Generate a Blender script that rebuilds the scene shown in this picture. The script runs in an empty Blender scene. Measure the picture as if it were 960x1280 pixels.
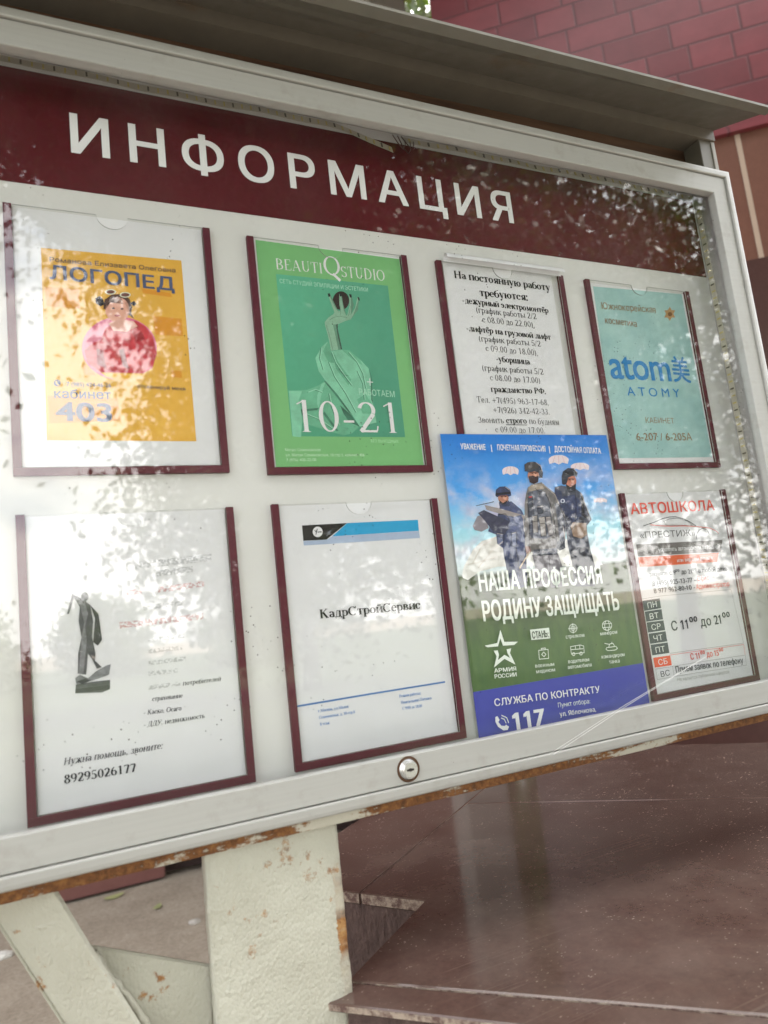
import bpy, bmesh, math, random
import numpy as np
from mathutils import Vector, Matrix, noise
R_ = math.radians
sc = bpy.context.scene
col = sc.collection
rnd = random.Random(7)

# ------------------------------------------------------------------ camera
F_PX = 904.41                       # focal length in pixels of a 960 x 1280 frame
YAW, PITCH, ROLL = R_(25.5633), R_(8.2707), R_(-6.4841)
CAM = Vector((-0.24846, -0.83487, 1.45041))
fw = Vector((math.sin(YAW)*math.cos(PITCH), math.cos(YAW)*math.cos(PITCH), math.sin(PITCH)))
_rt = Vector((math.cos(YAW), -math.sin(YAW), 0)); _up = _rt.cross(fw)
rt = _rt*math.cos(ROLL) + _up*math.sin(ROLL)
up = -_rt*math.sin(ROLL) + _up*math.cos(ROLL)
cd = bpy.data.cameras.new('camera'); cam = bpy.data.objects.new('camera', cd); col.objects.link(cam)
cam.matrix_world = Matrix(((rt.x, up.x, -fw.x, CAM.x), (rt.y, up.y, -fw.y, CAM.y), (rt.z, up.z, -fw.z, CAM.z), (0, 0, 0, 1)))
cd.sensor_fit = 'VERTICAL'; cd.sensor_height = 36; cd.lens = F_PX/1280*36
cd.clip_start = 0.02; cd.clip_end = 2000
cd.dof.use_dof = True; cd.dof.focus_distance = 1.06; cd.dof.aperture_fstop = 5.4
sc.camera = cam

# ------------------------------------------------------------------ world, sun, exposure
SUN_EL, SUN_AZ = R_(50), math.atan2(0.90, 0.44)     # azimuth from +Y towards +X
w = bpy.data.worlds.new('World'); sc.world = w; w.use_nodes = True
nt = w.node_tree; N = nt.nodes; L = nt.links
bg = N['Background']
sky = N.new('ShaderNodeTexSky'); sky.sky_type = 'NISHITA'; sky.sun_disc = False
sky.sun_elevation = SUN_EL; sky.sun_rotation = SUN_AZ; sky.air_density = 0.8; sky.dust_density = 2.5; sky.ozone_density = 0.6
tc = N.new('ShaderNodeTexCoord')
mp = N.new('ShaderNodeMapping'); mp.inputs['Scale'].default_value = (2.2, 2.2, 4.5); L.new(tc.outputs['Generated'], mp.inputs['Vector'])
cn = N.new('ShaderNodeTexNoise'); cn.inputs['Scale'].default_value = 1.6; cn.inputs['Detail'].default_value = 7; cn.inputs['Roughness'].default_value = 0.58
L.new(mp.outputs[0], cn.inputs['Vector'])
cr = N.new('ShaderNodeValToRGB'); cr.color_ramp.elements[0].position = 0.38; cr.color_ramp.elements[1].position = 0.56
L.new(cn.outputs['Fac'], cr.inputs[0])
mx = N.new('ShaderNodeMix'); mx.data_type = 'RGBA'; L.new(cr.outputs[0], mx.inputs[0]); L.new(sky.outputs[0], mx.inputs[6])
mx.inputs[7].default_value = (10.5, 10.3, 9.9, 1)
L.new(mx.outputs[2], bg.inputs[0]); bg.inputs[1].default_value = 0.145
sd = bpy.data.lights.new('sun', 'SUN'); sd.energy = 4.2; sd.angle = R_(0.53); sd.color = (1, 0.95, 0.87)
so = bpy.data.objects.new('sun', sd); col.objects.link(so)
sdir = Vector((math.sin(SUN_AZ)*math.cos(SUN_EL), math.cos(SUN_AZ)*math.cos(SUN_EL), math.sin(SUN_EL)))
so.rotation_euler = sdir.to_track_quat('Z', 'Y').to_euler(); so.location = sdir*30
sc.view_settings.view_transform = 'Standard'; sc.view_settings.look = 'None'
sc.view_settings.gamma = 1; sc.view_settings.use_curve_mapping = False
sc.view_settings.exposure = 2.04

# ------------------------------------------------------------------ helpers
def at(px, py, Y=0.0):              # point of the survey photograph on a plane parallel to the board
    d = fw + rt*((px-480)/F_PX) - up*((py-640)/F_PX)
    return CAM + d*((Y-CAM.y)/d.y)
def atz(px, py, Z):
    d = fw + rt*((px-480)/F_PX) - up*((py-640)/F_PX)
    return CAM + d*((Z-CAM.z)/d.z)
def crop(ox, oy, s):
    return lambda x, y: (ox+x/s, oy+y/s)
def lin(c):
    c /= 255.0
    return c/12.92 if c <= 0.04045 else ((c+0.055)/1.055)**2.4
def alb(r, g, b, k=1.3):
    return tuple(min(0.86, max(0.006, (lin(v)-0.012)*k)) for v in (r, g, b))
MATS = {}
def newmat(name):
    m = bpy.data.materials.new(name); m.use_nodes = True
    return m, m.node_tree, m.node_tree.nodes['Principled BSDF']
def flat(name, rgb, rough=0.5, spec=0.5, metal=0.0):
    if name in MATS: return MATS[name]
    m, t, p = newmat(name)
    p.inputs['Base Color'].default_value = (*rgb, 1); p.inputs['Roughness'].default_value = rough
    p.inputs['Specular IOR Level'].default_value = spec; p.inputs['Metallic'].default_value = metal
    # a slight unevenness of tone, as every real surface has
    n = t.nodes.new('ShaderNodeTexNoise'); n.inputs['Scale'].default_value = 14; n.inputs['Detail'].default_value = 5
    c = t.nodes.new('ShaderNodeTexCoord'); t.links.new(c.outputs['Object'], n.inputs['Vector'])
    mr = t.nodes.new('ShaderNodeMapRange'); mr.inputs[3].default_value = 0.93; mr.inputs[4].default_value = 1.06
    t.links.new(n.outputs['Fac'], mr.inputs[0])
    v = t.nodes.new('ShaderNodeMix'); v.data_type = 'RGBA'; v.blend_type = 'MULTIPLY'; v.inputs[0].default_value = 1
    v.inputs[6].default_value = (*rgb, 1); t.links.new(mr.outputs[0], v.inputs[7]); t.links.new(v.outputs[2], p.inputs['Base Color'])
    MATS[name] = m
    return m
def cloth(r, g, b, scale=95, lo=0.62, hi=1.42):     # printed picture of patterned or creased cloth
    s = NT('print_%d_%d_%d' % (r, g, b)); a = alb(r, g, b)
    n = s.ramp(s.noise(scale, 6, 0.62), [(0.36, tuple(v*lo for v in a)), (0.50, a), (0.64, tuple(min(0.85, v*hi) for v in a))])
    s.base(s.mix(0.35, n, s.ramp(s.noise(scale*3.1, 4, 0.6), [(0.4, tuple(v*lo for v in a)), (0.6, tuple(min(0.85, v*hi) for v in a))]))); s.rough(0.45); return s.m
def ink(r, g, b, rough=0.6):
    return flat('ink_%d_%d_%d' % (r, g, b), alb(r, g, b), rough, 0.3)
class NT:                            # small node wiring shorthand
    def __init__(s, name):
        s.m, s.t, s.p = newmat(name); s.co = s.t.nodes.new('ShaderNodeTexCoord').outputs['Object']
    def map(s, scale=(1, 1, 1), loc=(0, 0, 0), rot=(0, 0, 0)):
        n = s.t.nodes.new('ShaderNodeMapping'); n.inputs['Scale'].default_value = scale; n.inputs['Location'].default_value = loc
        n.inputs['Rotation'].default_value = rot
        s.t.links.new(s.co, n.inputs['Vector']); return n.outputs[0]
    def noise(s, scale, detail=5, rough=0.55, vec=None):
        n = s.t.nodes.new('ShaderNodeTexNoise'); n.inputs['Scale'].default_value = scale; n.inputs['Detail'].default_value = detail
        n.inputs['Roughness'].default_value = rough; s.t.links.new(vec or s.co, n.inputs['Vector']); return n.outputs['Fac']
    def voro(s, scale, vec=None):
        n = s.t.nodes.new('ShaderNodeTexVoronoi'); n.inputs['Scale'].default_value = scale; s.t.links.new(vec or s.co, n.inputs['Vector']); return n.outputs['Distance']
    def ramp(s, f, stops):
        n = s.t.nodes.new('ShaderNodeValToRGB'); e = n.color_ramp.elements
        while len(e) < len(stops): e.new(0.5)
        for q, (p_, c_) in zip(e, stops):
            q.position = p_; q.color = (*c_, 1) if isinstance(c_, tuple) else (c_, c_, c_, 1)
        s.t.links.new(f, n.inputs[0]); return n.outputs[0]
    def mix(s, f, a, b, mode='MIX'):
        n = s.t.nodes.new('ShaderNodeMix'); n.data_type = 'RGBA'; n.blend_type = mode
        for i, v in ((0, f), (6, a), (7, b)):
            if isinstance(v, (int, float)): n.inputs[i].default_value = v if i == 0 else (v, v, v, 1)
            elif isinstance(v, tuple): n.inputs[i].default_value = (*v, 1)
            else: s.t.links.new(v, n.inputs[i])
        return n.outputs[2]
    def math(s, op, a, b=0.0):
        n = s.t.nodes.new('ShaderNodeMath'); n.operation = op
        for i, v in ((0, a), (1, b)):
            if isinstance(v, (int, float)): n.inputs[i].default_value = v
            else: s.t.links.new(v, n.inputs[i])
        return n.outputs[0]
    def axis(s, k):
        n = s.t.nodes.new('ShaderNodeSeparateXYZ'); s.t.links.new(s.co, n.inputs[0]); return n.outputs[k]
    def range(s, v, a, b, c=0.0, d=1.0):
        n = s.t.nodes.new('ShaderNodeMapRange'); s.t.links.new(v, n.inputs[0])
        for i, q in enumerate((a, b, c, d)): n.inputs[1+i].default_value = q
        return n.outputs[0]
    def bump(s, h, strength=0.3, dist=0.002):
        n = s.t.nodes.new('ShaderNodeBump'); n.inputs['Strength'].default_value = strength; n.inputs['Distance'].default_value = dist
        s.t.links.new(h, n.inputs['Height']); s.t.links.new(n.outputs[0], s.p.inputs['Normal'])
    def base(s, c): s.t.links.new(c, s.p.inputs['Base Color'])
    def rough(s, r):
        if isinstance(r, float): s.p.inputs['Roughness'].default_value = r
        else: s.t.links.new(r, s.p.inputs['Roughness'])

def tag(o, label=None, cat=None, group=None, kind=None):
    if label: o['label'] = label
    if cat: o['category'] = cat
    if group: o['group'] = group
    if kind: o['kind'] = kind
    return o
def thing(name, label, cat, loc=(0, 0, 0), group=None):
    o = bpy.data.objects.new(name, None); o.empty_display_size = 0.1; o.location = loc; col.objects.link(o)
    return tag(o, label, cat, group)
def link(name, me, mat, parent=None):
    o = bpy.data.objects.new(name, me)
    for m in (mat if isinstance(mat, (list, tuple)) else [mat]): me.materials.append(m)
    col.objects.link(o)
    if parent:
        o.parent = parent
        if parent.type == 'EMPTY': o.matrix_parent_inverse = Matrix.Translation(-parent.location)
    return o
class MB:
    def __init__(s): s.v = []; s.f = []; s.mi = []
    def add(s, vs, fs, mi=0):
        b = len(s.v); s.v += [tuple(v) for v in vs]
        for f in fs: s.f.append([b+i for i in f]); s.mi.append(mi)
    def box(s, x0, x1, y0, y1, z0, z1, mi=0):
        s.add([(x, y, z) for x in (x0, x1) for y in (y0, y1) for z in (z0, z1)],
              [(0, 1, 3, 2), (4, 6, 7, 5), (0, 4, 5, 1), (2, 3, 7, 6), (0, 2, 6, 4), (1, 5, 7, 3)], mi)
    def prism(s, pts, d, mi=0, side=None):      # polygon pts (3D) extruded by the vector d
        n = len(pts); d = Vector(d)
        vs = [Vector(p) for p in pts] + [Vector(p)+d for p in pts]
        b = len(s.v); s.v += [tuple(v) for v in vs]
        s.f.append(list(range(b, b+n))); s.mi.append(mi)
        s.f.append(list(range(b+2*n-1, b+n-1, -1))); s.mi.append(mi)
        for i in range(n):
            j = (i+1) % n
            s.f.append([b+i, b+n+i, b+n+j, b+j]); s.mi.append(mi if side is None else side)
    def poly(s, pts, mi=0): s.add(pts, [list(range(len(pts)))], mi)
    def tube(s, path, rad, n=8, mi=0):
        path = [Vector(p) for p in path]; rings = []
        for i, p in enumerate(path):
            t = (path[min(i+1, len(path)-1)]-path[max(i-1, 0)]).normalized()
            a = t.cross(Vector((0, 0, 1)) if abs(t.z) < 0.9 else Vector((1, 0, 0))).normalized(); b = t.cross(a)
            r = rad[i] if isinstance(rad, (list, tuple)) else rad
            rings.append([p+(a*math.cos(q*2*math.pi/n)+b*math.sin(q*2*math.pi/n))*r for q in range(n)])
        b0 = len(s.v)
        for r_ in rings: s.v += [tuple(v) for v in r_]
        for i in range(len(rings)-1):
            for q in range(n):
                s.f.append([b0+i*n+q, b0+i*n+(q+1) % n, b0+(i+1)*n+(q+1) % n, b0+(i+1)*n+q]); s.mi.append(mi)
        s.f.append([b0+q for q in range(n)][::-1]); s.mi.append(mi)
        s.f.append([b0+(len(rings)-1)*n+q for q in range(n)]); s.mi.append(mi)
    def build(s, name, mat, parent=None, bevel=0, smooth=False, seg=2):
        me = bpy.data.meshes.new(name); me.from_pydata(s.v, [], s.f); me.update()
        for p, k in zip(me.polygons, s.mi): p.material_index = k
        bm = bmesh.new(); bm.from_mesh(me)
        bmesh.ops.recalc_face_normals(bm, faces=bm.faces)
        if bevel: bmesh.ops.bevel(bm, geom=bm.edges[:], offset=bevel, segments=seg, affect='EDGES', clamp_overlap=True)
        bm.to_mesh(me); bm.free()
        if smooth:
            for p in me.polygons: p.use_smooth = True
        return link(name, me, mat, parent)
def box(name, mat, parent, x0, x1, y0, y1, z0, z1, bevel=0):
    m = MB(); m.box(x0, x1, y0, y1, z0, z1); return m.build(name, mat, parent, bevel)

# ------------------------------------------------------------------ materials
def m_panel():
    s = NT('white_panel'); c = s.ramp(s.noise(5, 6), [(0.3, (0.66, 0.655, 0.625)), (0.7, (0.71, 0.705, 0.675))])
    dots = s.ramp(s.voro(130), [(0.035, 0.0), (0.06, 1.0)]); dots2 = s.ramp(s.noise(14, 2), [(0.38, 1.0), (0.42, 1.0)]); dots2 = s.ramp(s.noise(14, 2), [(0.36, 0.0), (0.40, 1.0)])
    s.base(s.mix(s.math('MAXIMUM', dots, dots2), (0.25, 0.22, 0.18), c)); s.rough(0.45); return s.m
def m_header():
    s = NT('maroon_vinyl'); s.base(s.ramp(s.noise(8, 6), [(0.3, (0.085, 0.006, 0.010)), (0.7, (0.105, 0.008, 0.013))])); s.rough(0.55); s.p.inputs['Specular IOR Level'].default_value = 0.12; return s.m
def m_alu(name, a, b, rough):
    s = NT(name)
    st = s.noise(1, 3, vec=s.map((6, 60, 220))); gr = s.noise(26, 8, 0.65)
    c = s.mix(s.math('MULTIPLY', s.ramp(gr, [(0.55, 0.0), (0.72, 1.0)]), 0.35), s.ramp(st, [(0.3, a), (0.7, b)]), (0.22, 0.19, 0.15))
    sp = s.ramp(s.voro(120), [(0.04, 1.0), (0.06, 0.0)]); ms = s.ramp(s.noise(14, 2), [(0.55, 0.0), (0.6, 1.0)])
    s.base(s.mix(s.math('MULTIPLY', s.math('MULTIPLY', sp, ms), 0.8), c, (0.07, 0.05, 0.035))); s.rough(s.range(gr, 0.3, 0.7, rough-0.06, rough+0.1)); s.bump(gr, 0.06, 0.001); return s.m
def m_rust():
    s = NT('rusty_steel')
    big = s.noise(1, 6, 0.6, vec=s.map((9, 20, 45))); fine = s.noise(160, 6, 0.7)
    rust = s.ramp(fine, [(0.25, (0.035, 0.014, 0.006)), (0.5, (0.16, 0.062, 0.018)), (0.75, (0.32, 0.15, 0.045))])
    f = s.ramp(s.math('ADD', s.math('MULTIPLY', big, 0.75), s.math('MULTIPLY', fine, 0.25)), [(0.45, 1.0), (0.50, 0.0)])
    s.base(s.mix(f, rust, (0.46, 0.43, 0.35))); s.rough(s.range(f, 0, 1, 0.9, 0.45)); s.bump(fine, 0.5, 0.001); return s.m
def m_steel(name, c):
    s = NT(name); n = s.noise(18, 7, 0.65); r = s.noise(1, 4, vec=s.map((30, 30, 4)))
    a = tuple(v*0.82 for v in c)
    s.base(s.mix(s.ramp(s.noise(7, 8, 0.7), [(0.62, 0.0), (0.75, 1.0)]), s.ramp(n, [(0.3, a), (0.7, c)]), (0.14, 0.085, 0.045)))
    s.rough(s.range(r, 0.3, 0.7, 0.35, 0.6)); s.bump(n, 0.12, 0.001); return s.m
def m_paint(edge_x=None):
    s = NT('thick_white_paint')
    wv = s.noise(1, 6, 0.6, vec=s.map((190, 190, 110))); pr = s.voro(1, vec=s.map((300, 300, 240)))
    wav = s.noise(1, 4, 0.5, vec=s.map((40, 40, 9)))
    spot = s.math('SUBTRACT', s.ramp(s.noise(95, 3), [(0.63, 0.0), (0.72, 1.0)]), s.math('MULTIPLY', pr, 0.8))
    h = s.math('ADD', s.math('ADD', s.math('MULTIPLY', wv, 0.30), s.math('MULTIPLY', spot, 1.3)), s.math('MULTIPLY', wav, 0.6))
    c = s.ramp(s.noise(12, 6), [(0.3, (0.42, 0.405, 0.33)), (0.7, (0.50, 0.49, 0.41))])
    rn = s.noise(60, 8, 0.72); big = s.noise(13, 3)
    f = s.ramp(s.math('ADD', s.math('MULTIPLY', rn, 0.55), s.math('MULTIPLY', big, 0.45)), [(0.595, 0.0), (0.64, 1.0)])
    if edge_x is not None:            # the right arris has flaked and rusted
        e = s.range(s.axis(0), edge_x-0.022, edge_x, 0.0, 1.0)
        zz = s.ramp(s.noise(1, 4, 0.6, vec=s.map((3, 3, 16))), [(0.46, 0.15), (0.58, 1.0)])
        lo = s.range(s.axis(2), 1.195, 1.16, 0.0, 1.0)
        f = s.math('MAXIMUM', s.math('MULTIPLY', f, 0.8), s.math('MULTIPLY', s.math('MULTIPLY', s.ramp(s.math('ADD', e, s.math('MULTIPLY', rn, 0.9)), [(0.95, 0.0), (1.25, 1.0)]), lo), zz))
        f = s.math('MINIMUM', f, 1.0)
    rc = s.ramp(s.noise(90, 5, 0.7), [(0.3, (0.05, 0.022, 0.010)), (0.48, (0.26, 0.105, 0.028)), (0.7, (0.46, 0.27, 0.10))])
    s.base(s.mix(f, c, rc)); s.rough(0.48); s.bump(h, 0.34, 0.0022); return s.m
def m_granite(name, a, b, rough, fleck=True):
    s = NT(name)
    c = s.ramp(s.noise(16, 8, 0.7), [(0.25, a), (0.75, b)])
    c = s.mix(0.5, c, s.ramp(s.noise(140, 5, 0.7), [(0.3, a), (0.7, b)]))
    if fleck:
        vec = s.map((105, 165, 150), rot=(0, 0, R_(38)))
        fl = s.math('MAXIMUM', s.ramp(s.voro(1, vec), [(0.09, 1.0), (0.15, 0.0)]), s.ramp(s.noise(1, 3, 0.6, vec=s.map((120, 230, 150), rot=(0, 0, R_(20)))), [(0.665, 0.0), (0.70, 1.0)]))
        ms = s.ramp(s.noise(24, 6, 0.7), [(0.43, 0.0), (0.62, 1.0)])
        sc_ = s.math('MULTIPLY', s.ramp(s.noise(1, 2, 0.4, vec=s.map((4, 330, 80), rot=(0, 0, R_(-28)))), [(0.62, 0.0), (0.68, 1.0)]), s.ramp(s.noise(5, 3), [(0.45, 0.0), (0.6, 1.0)]))
        k = s.math('MAXIMUM', s.math('MULTIPLY', s.math('MULTIPLY', fl, ms), 0.9), s.math('MULTIPLY', sc_, 0.16))
        du = s.math('MULTIPLY', s.ramp(s.noise(6, 8, 0.65), [(0.35, 0.0), (0.7, 1.0)]), 0.20)
        c = s.mix(s.math('MAXIMUM', k, du), c, (0.36, 0.29, 0.245))
        s.rough(s.range(s.math('MAXIMUM', k, s.noise(7, 6)), 0.3, 0.8, rough, rough+0.09))
    else: s.rough(rough)
    s.base(c); return s.m
def m_glass(name, tint=(1, 1, 1), rough=0.0, dirt=True, ior=1.5):
    m = bpy.data.materials.new(name); m.use_nodes = True; t = m.node_tree; n = t.nodes; l = t.links
    for x in list(n): n.remove(x)
    out = n.new('ShaderNodeOutputMaterial'); tr = n.new('ShaderNodeBsdfTransparent'); tr.inputs[0].default_value = (*tint, 1)
    gl = n.new('ShaderNodeBsdfGlossy'); gl.inputs['Roughness'].default_value = rough
    geo = n.new('ShaderNodeNewGeometry'); mr = n.new('ShaderNodeMapRange'); mr.inputs[3].default_value = ior; mr.inputs[4].default_value = 1/ior
    l.new(geo.outputs['Backfacing'], mr.inputs[0]); fr = n.new('ShaderNodeFresnel'); l.new(mr.outputs[0], fr.inputs['IOR'])
    mxs = n.new('ShaderNodeMixShader'); l.new(fr.outputs[0], mxs.inputs[0]); l.new(tr.outputs[0], mxs.inputs[1]); l.new(gl.outputs[0], mxs.inputs[2])
    last = mxs.outputs[0]
    if dirt:
        co = n.new('ShaderNodeTexCoord')
        v = n.new('ShaderNodeTexVoronoi'); v.inputs['Scale'].default_value = 120; l.new(co.outputs['Object'], v.inputs['Vector'])
        r1 = n.new('ShaderNodeValToRGB'); r1.color_ramp.elements[0].position = 0.07; r1.color_ramp.elements[0].color = (1, 1, 1, 1); r1.color_ramp.elements[1].position = 0.10; r1.color_ramp.elements[1].color = (0, 0, 0, 1); l.new(v.outputs['Distance'], r1.inputs[0])
        nn = n.new('ShaderNodeTexNoise'); nn.inputs['Scale'].default_value = 11; l.new(co.outputs['Object'], nn.inputs['Vector'])
        r2 = n.new('ShaderNodeValToRGB'); r2.color_ramp.elements[0].position = 0.60; r2.color_ramp.elements[1].position = 0.66; l.new(nn.outputs['Fac'], r2.inputs[0])
        mu = n.new('ShaderNodeMath'); mu.operation = 'MULTIPLY'; l.new(r1.outputs[0], mu.inputs[0]); l.new(r2.outputs[0], mu.inputs[1])
        # thin film of dust
        n3 = n.new('ShaderNodeTexNoise'); n3.inputs['Scale'].default_value = 5; n3.inputs['Detail'].default_value = 8; l.new(co.outputs['Object'], n3.inputs['Vector'])
        m3 = n.new('ShaderNodeMapRange'); m3.inputs[1].default_value = 0.35; m3.inputs[2].default_value = 0.8; m3.inputs[3].default_value = 0.002; m3.inputs[4].default_value = 0.022; l.new(n3.outputs['Fac'], m3.inputs[0])
        d1 = n.new('ShaderNodeBsdfDiffuse'); d1.inputs[0].default_value = (0.6, 0.58, 0.54, 1); ms1 = n.new('ShaderNodeMixShader'); l.new(m3.outputs[0], ms1.inputs[0]); l.new(last, ms1.inputs[1]); l.new(d1.outputs[0], ms1.inputs[2])
        d2 = n.new('ShaderNodeBsdfDiffuse'); d2.inputs[0].default_value = (0.08, 0.06, 0.05, 1); ms2 = n.new('ShaderNodeMixShader'); l.new(mu.outputs[0], ms2.inputs[0]); l.new(ms1.outputs[0], ms2.inputs[1]); l.new(d2.outputs[0], ms2.inputs[2])
        last = ms2.outputs[0]
    l.new(last, out.inputs[0]); return m
def m_ground():
    s = NT('dry_earth'); n = s.noise(3.2, 9, 0.68); n2 = s.noise(45, 6, 0.7)
    c = s.mix(0.45, s.ramp(n, [(0.3, (0.21, 0.165, 0.12)), (0.7, (0.44, 0.375, 0.295))]), s.ramp(n2, [(0.3, (0.17, 0.135, 0.10)), (0.7, (0.48, 0.42, 0.34))]))
    s.base(c); s.rough(0.95); s.bump(n2, 0.6, 0.02); return s.m
def m_pave():
    s = NT('pale_paving'); b = s.t.nodes.new('ShaderNodeTexBrick'); b.inputs['Scale'].default_value = 1; b.inputs['Brick Width'].default_value = 0.5; b.inputs['Row Height'].default_value = 0.5; b.inputs['Mortar Size'].default_value = 0.006
    b.inputs['Color1'].default_value = (0.185, 0.18, 0.17, 1); b.inputs['Color2'].default_value = (0.215, 0.21, 0.20, 1); b.inputs['Mortar'].default_value = (0.12, 0.11, 0.10, 1); s.t.links.new(s.co, b.inputs['Vector'])
    s.base(s.mix(1.0, b.outputs['Color'], s.ramp(s.noise(9, 8, 0.7), [(0.3, 0.8), (0.7, 1.1)]), 'MULTIPLY')); s.rough(0.85); return s.m
def m_tiles():
    s = NT('glazed_brick_tiles')
    b = s.t.nodes.new('ShaderNodeTexBrick'); b.inputs['Scale'].default_value = 1.0; b.inputs['Brick Width'].default_value = 0.37; b.inputs['Row Height'].default_value = 0.16
    b.inputs['Mortar Size'].default_value = 0.008; b.inputs['Mortar Smooth'].default_value = 0.2; b.offset = 0.5; b.offset_frequency = 2; b.squash = 0.62; b.squash_frequency = 3
    b.inputs['Color1'].default_value = (0.108, 0.019, 0.024, 1); b.inputs['Color2'].default_value = (0.155, 0.030, 0.037, 1); b.inputs['Mortar'].default_value = (0.080, 0.018, 0.022, 1)
    s.t.links.new(s.map((1, 1, 1), rot=(R_(90), 0, 0)), b.inputs['Vector'])
    cxyz = s.t.nodes.new('ShaderNodeCombineXYZ'); s.t.links.new(s.math('SUBTRACT', s.math('MULTIPLY', s.axis(0), 0.766), s.math('MULTIPLY', s.axis(1), 0.643)), cxyz.inputs[0]); s.t.links.new(s.axis(2), cxyz.inputs[1]); s.t.links.new(cxyz.outputs[0], b.inputs['Vector'])
    n = s.noise(6, 6, 0.6)
    s.base(s.mix(0.5, b.outputs['Color'], s.mix(1.0, b.outputs['Color'], s.ramp(n, [(0.3, 0.75), (0.7, 1.25)]), 'MULTIPLY'))); s.rough(0.34); s.p.inputs['Specular IOR Level'].default_value = 0.35
    s.bump(s.math('ADD', s.math('MULTIPLY', b.outputs['Fac'], -1.0), s.math('MULTIPLY', n, 0.3)), 0.5, 0.01); return s.m
def m_leaf(name, a, b):
    m = bpy.data.materials.new(name); m.use_nodes = True; t = m.node_tree; n = t.nodes; l = t.links
    p = n['Principled BSDF']; p.inputs['Roughness'].default_value = 0.45
    g = n.new('ShaderNodeNewGeometry'); r = n.new('ShaderNodeValToRGB'); r.color_ramp.elements[0].color = (*a, 1); r.color_ramp.elements[1].color = (*b, 1)
    l.new(g.outputs['Random Per Island'], r.inputs[0]); l.new(r.outputs[0], p.inputs['Base Color'])
    tr = n.new('ShaderNodeBsdfTranslucent'); hs = n.new('ShaderNodeMix'); hs.data_type = 'RGBA'; hs.blend_type = 'MULTIPLY'; hs.inputs[0].default_value = 1; hs.inputs[7].default_value = (1.4, 1.6, 0.5, 1)
    l.new(r.outputs[0], hs.inputs[6]); l.new(hs.outputs[2], tr.inputs[0])
    ms = n.new('ShaderNodeMixShader'); ms.inputs[0].default_value = 0.2; l.new(p.outputs[0], ms.inputs[1]); l.new(tr.outputs[0], ms.inputs[2]); l.new(ms.outputs[0], n['Material Output'].inputs[0]); return m
def m_bark():
    s = NT('bark'); n = s.noise(1, 6, 0.65, vec=s.map((18, 18, 3))); s.base(s.ramp(n, [(0.3, (0.045, 0.034, 0.026)), (0.7, (0.14, 0.11, 0.085))])); s.rough(0.95); s.bump(n, 0.8, 0.03); return s.m

PANEL = m_panel(); HEADER = m_header()
ALU = m_alu('painted_aluminium', (0.362, 0.355, 0.331), (0.385, 0.378, 0.353), 0.34)
RUST = m_rust(); STEEL = m_steel('grey_painted_steel', (0.17, 0.156, 0.126)); INNER = m_steel('cabinet_lining', (0.42, 0.40, 0.37))
GLASS = m_glass('window_glass', ior=1.55); ACRYL = m_glass('clear_plastic', (0.995, 0.995, 0.995), 0.03, False, 1.30)
MAROON = flat('maroon_plastic', (0.098, 0.011, 0.024), 0.45, 0.2); PEDGE = flat('plastic_edge', (0.36, 0.36, 0.33), 0.3)
PAPER = flat('white_paper', (0.83, 0.83, 0.84), 0.7, 0.2); CHROME = flat('worn_chrome', (0.62, 0.62, 0.61), 0.22, 0.5, 1.0)
DARKWOOD = None
def m_wood():
    s = NT('dark_brown_board'); n = s.noise(1, 6, 0.6, vec=s.map((5, 60, 90))); s.base(s.ramp(n, [(0.3, (0.05, 0.024, 0.013)), (0.7, (0.145, 0.075, 0.042))])); s.rough(0.6); return s.m
DARKWOOD = m_wood()

# ------------------------------------------------------------------ ground
g = MB(); g.box(-600, 600, -600, 600, -0.5, 0.0); tag(g.build('ground', m_ground()), kind='structure')
p = MB(); p.box(-40, 40, -5.5, -1.6, 0.0, 0.004); tag(p.build('pavement', m_pave()), kind='structure')

def m_lawn():
    s = NT('lawn'); s.base(s.ramp(s.noise(30, 8, 0.7), [(0.3, (0.022, 0.040, 0.012)), (0.7, (0.060, 0.090, 0.028))])); s.rough(0.95); s.bump(s.noise(90, 4), 0.6, 0.03); return s.m
p = MB(); p.box(-60, 60, -80, -5.62, 0.0, 0.004); tag(p.build('lawn', m_lawn()), kind='structure')
p = MB(); p.box(-40, 40, -5.615, -5.505, 0.0, 0.12); tag(p.build('kerb', flat('kerb_concrete', (0.30, 0.29, 0.27), 0.85)), kind='structure')
# ------------------------------------------------------------------ information stand
XL, XR = -0.61, 0.835
st = thing('information_stand', 'glazed notice board cabinet with maroon heading, aluminium door and white steel posts', 'notice board', (0.1, 0, 0))
box('back_panel', PANEL, st, XL, XR, 0.0, 0.006, 1.258, 2.140)
hd = MB(); hd.box(XL+0.001, XR-0.003, -0.0008, -0.0001, 1.9800, 2.1245); hband = hd.build('header_band', HEADER, st)
cb = MB()   # steel box round the panel: sides, roof, floor, back
cb.box(XR, XR+0.009, -0.056, 0.03, 1.252, 2.2065); cb.box(XL-0.009, XL, -0.056, 0.03, 1.252, 2.2065)
cb.box(XL, XR, -0.056, 0.03, 2.1401, 2.146); cb.box(XL, XR, -0.056, 0.03, 1.252, 1.2579); cb.box(XL, XR, 0.0065, 0.03, 1.2581, 2.14)
cb.build('cabinet_box', INNER, st, 0.0006, seg=1)
box('rusty_bottom_rail', RUST, st, XL-0.011, XR+0.011, -0.064, 0.034, 1.2388, 1.2518, 0.0015)
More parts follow.
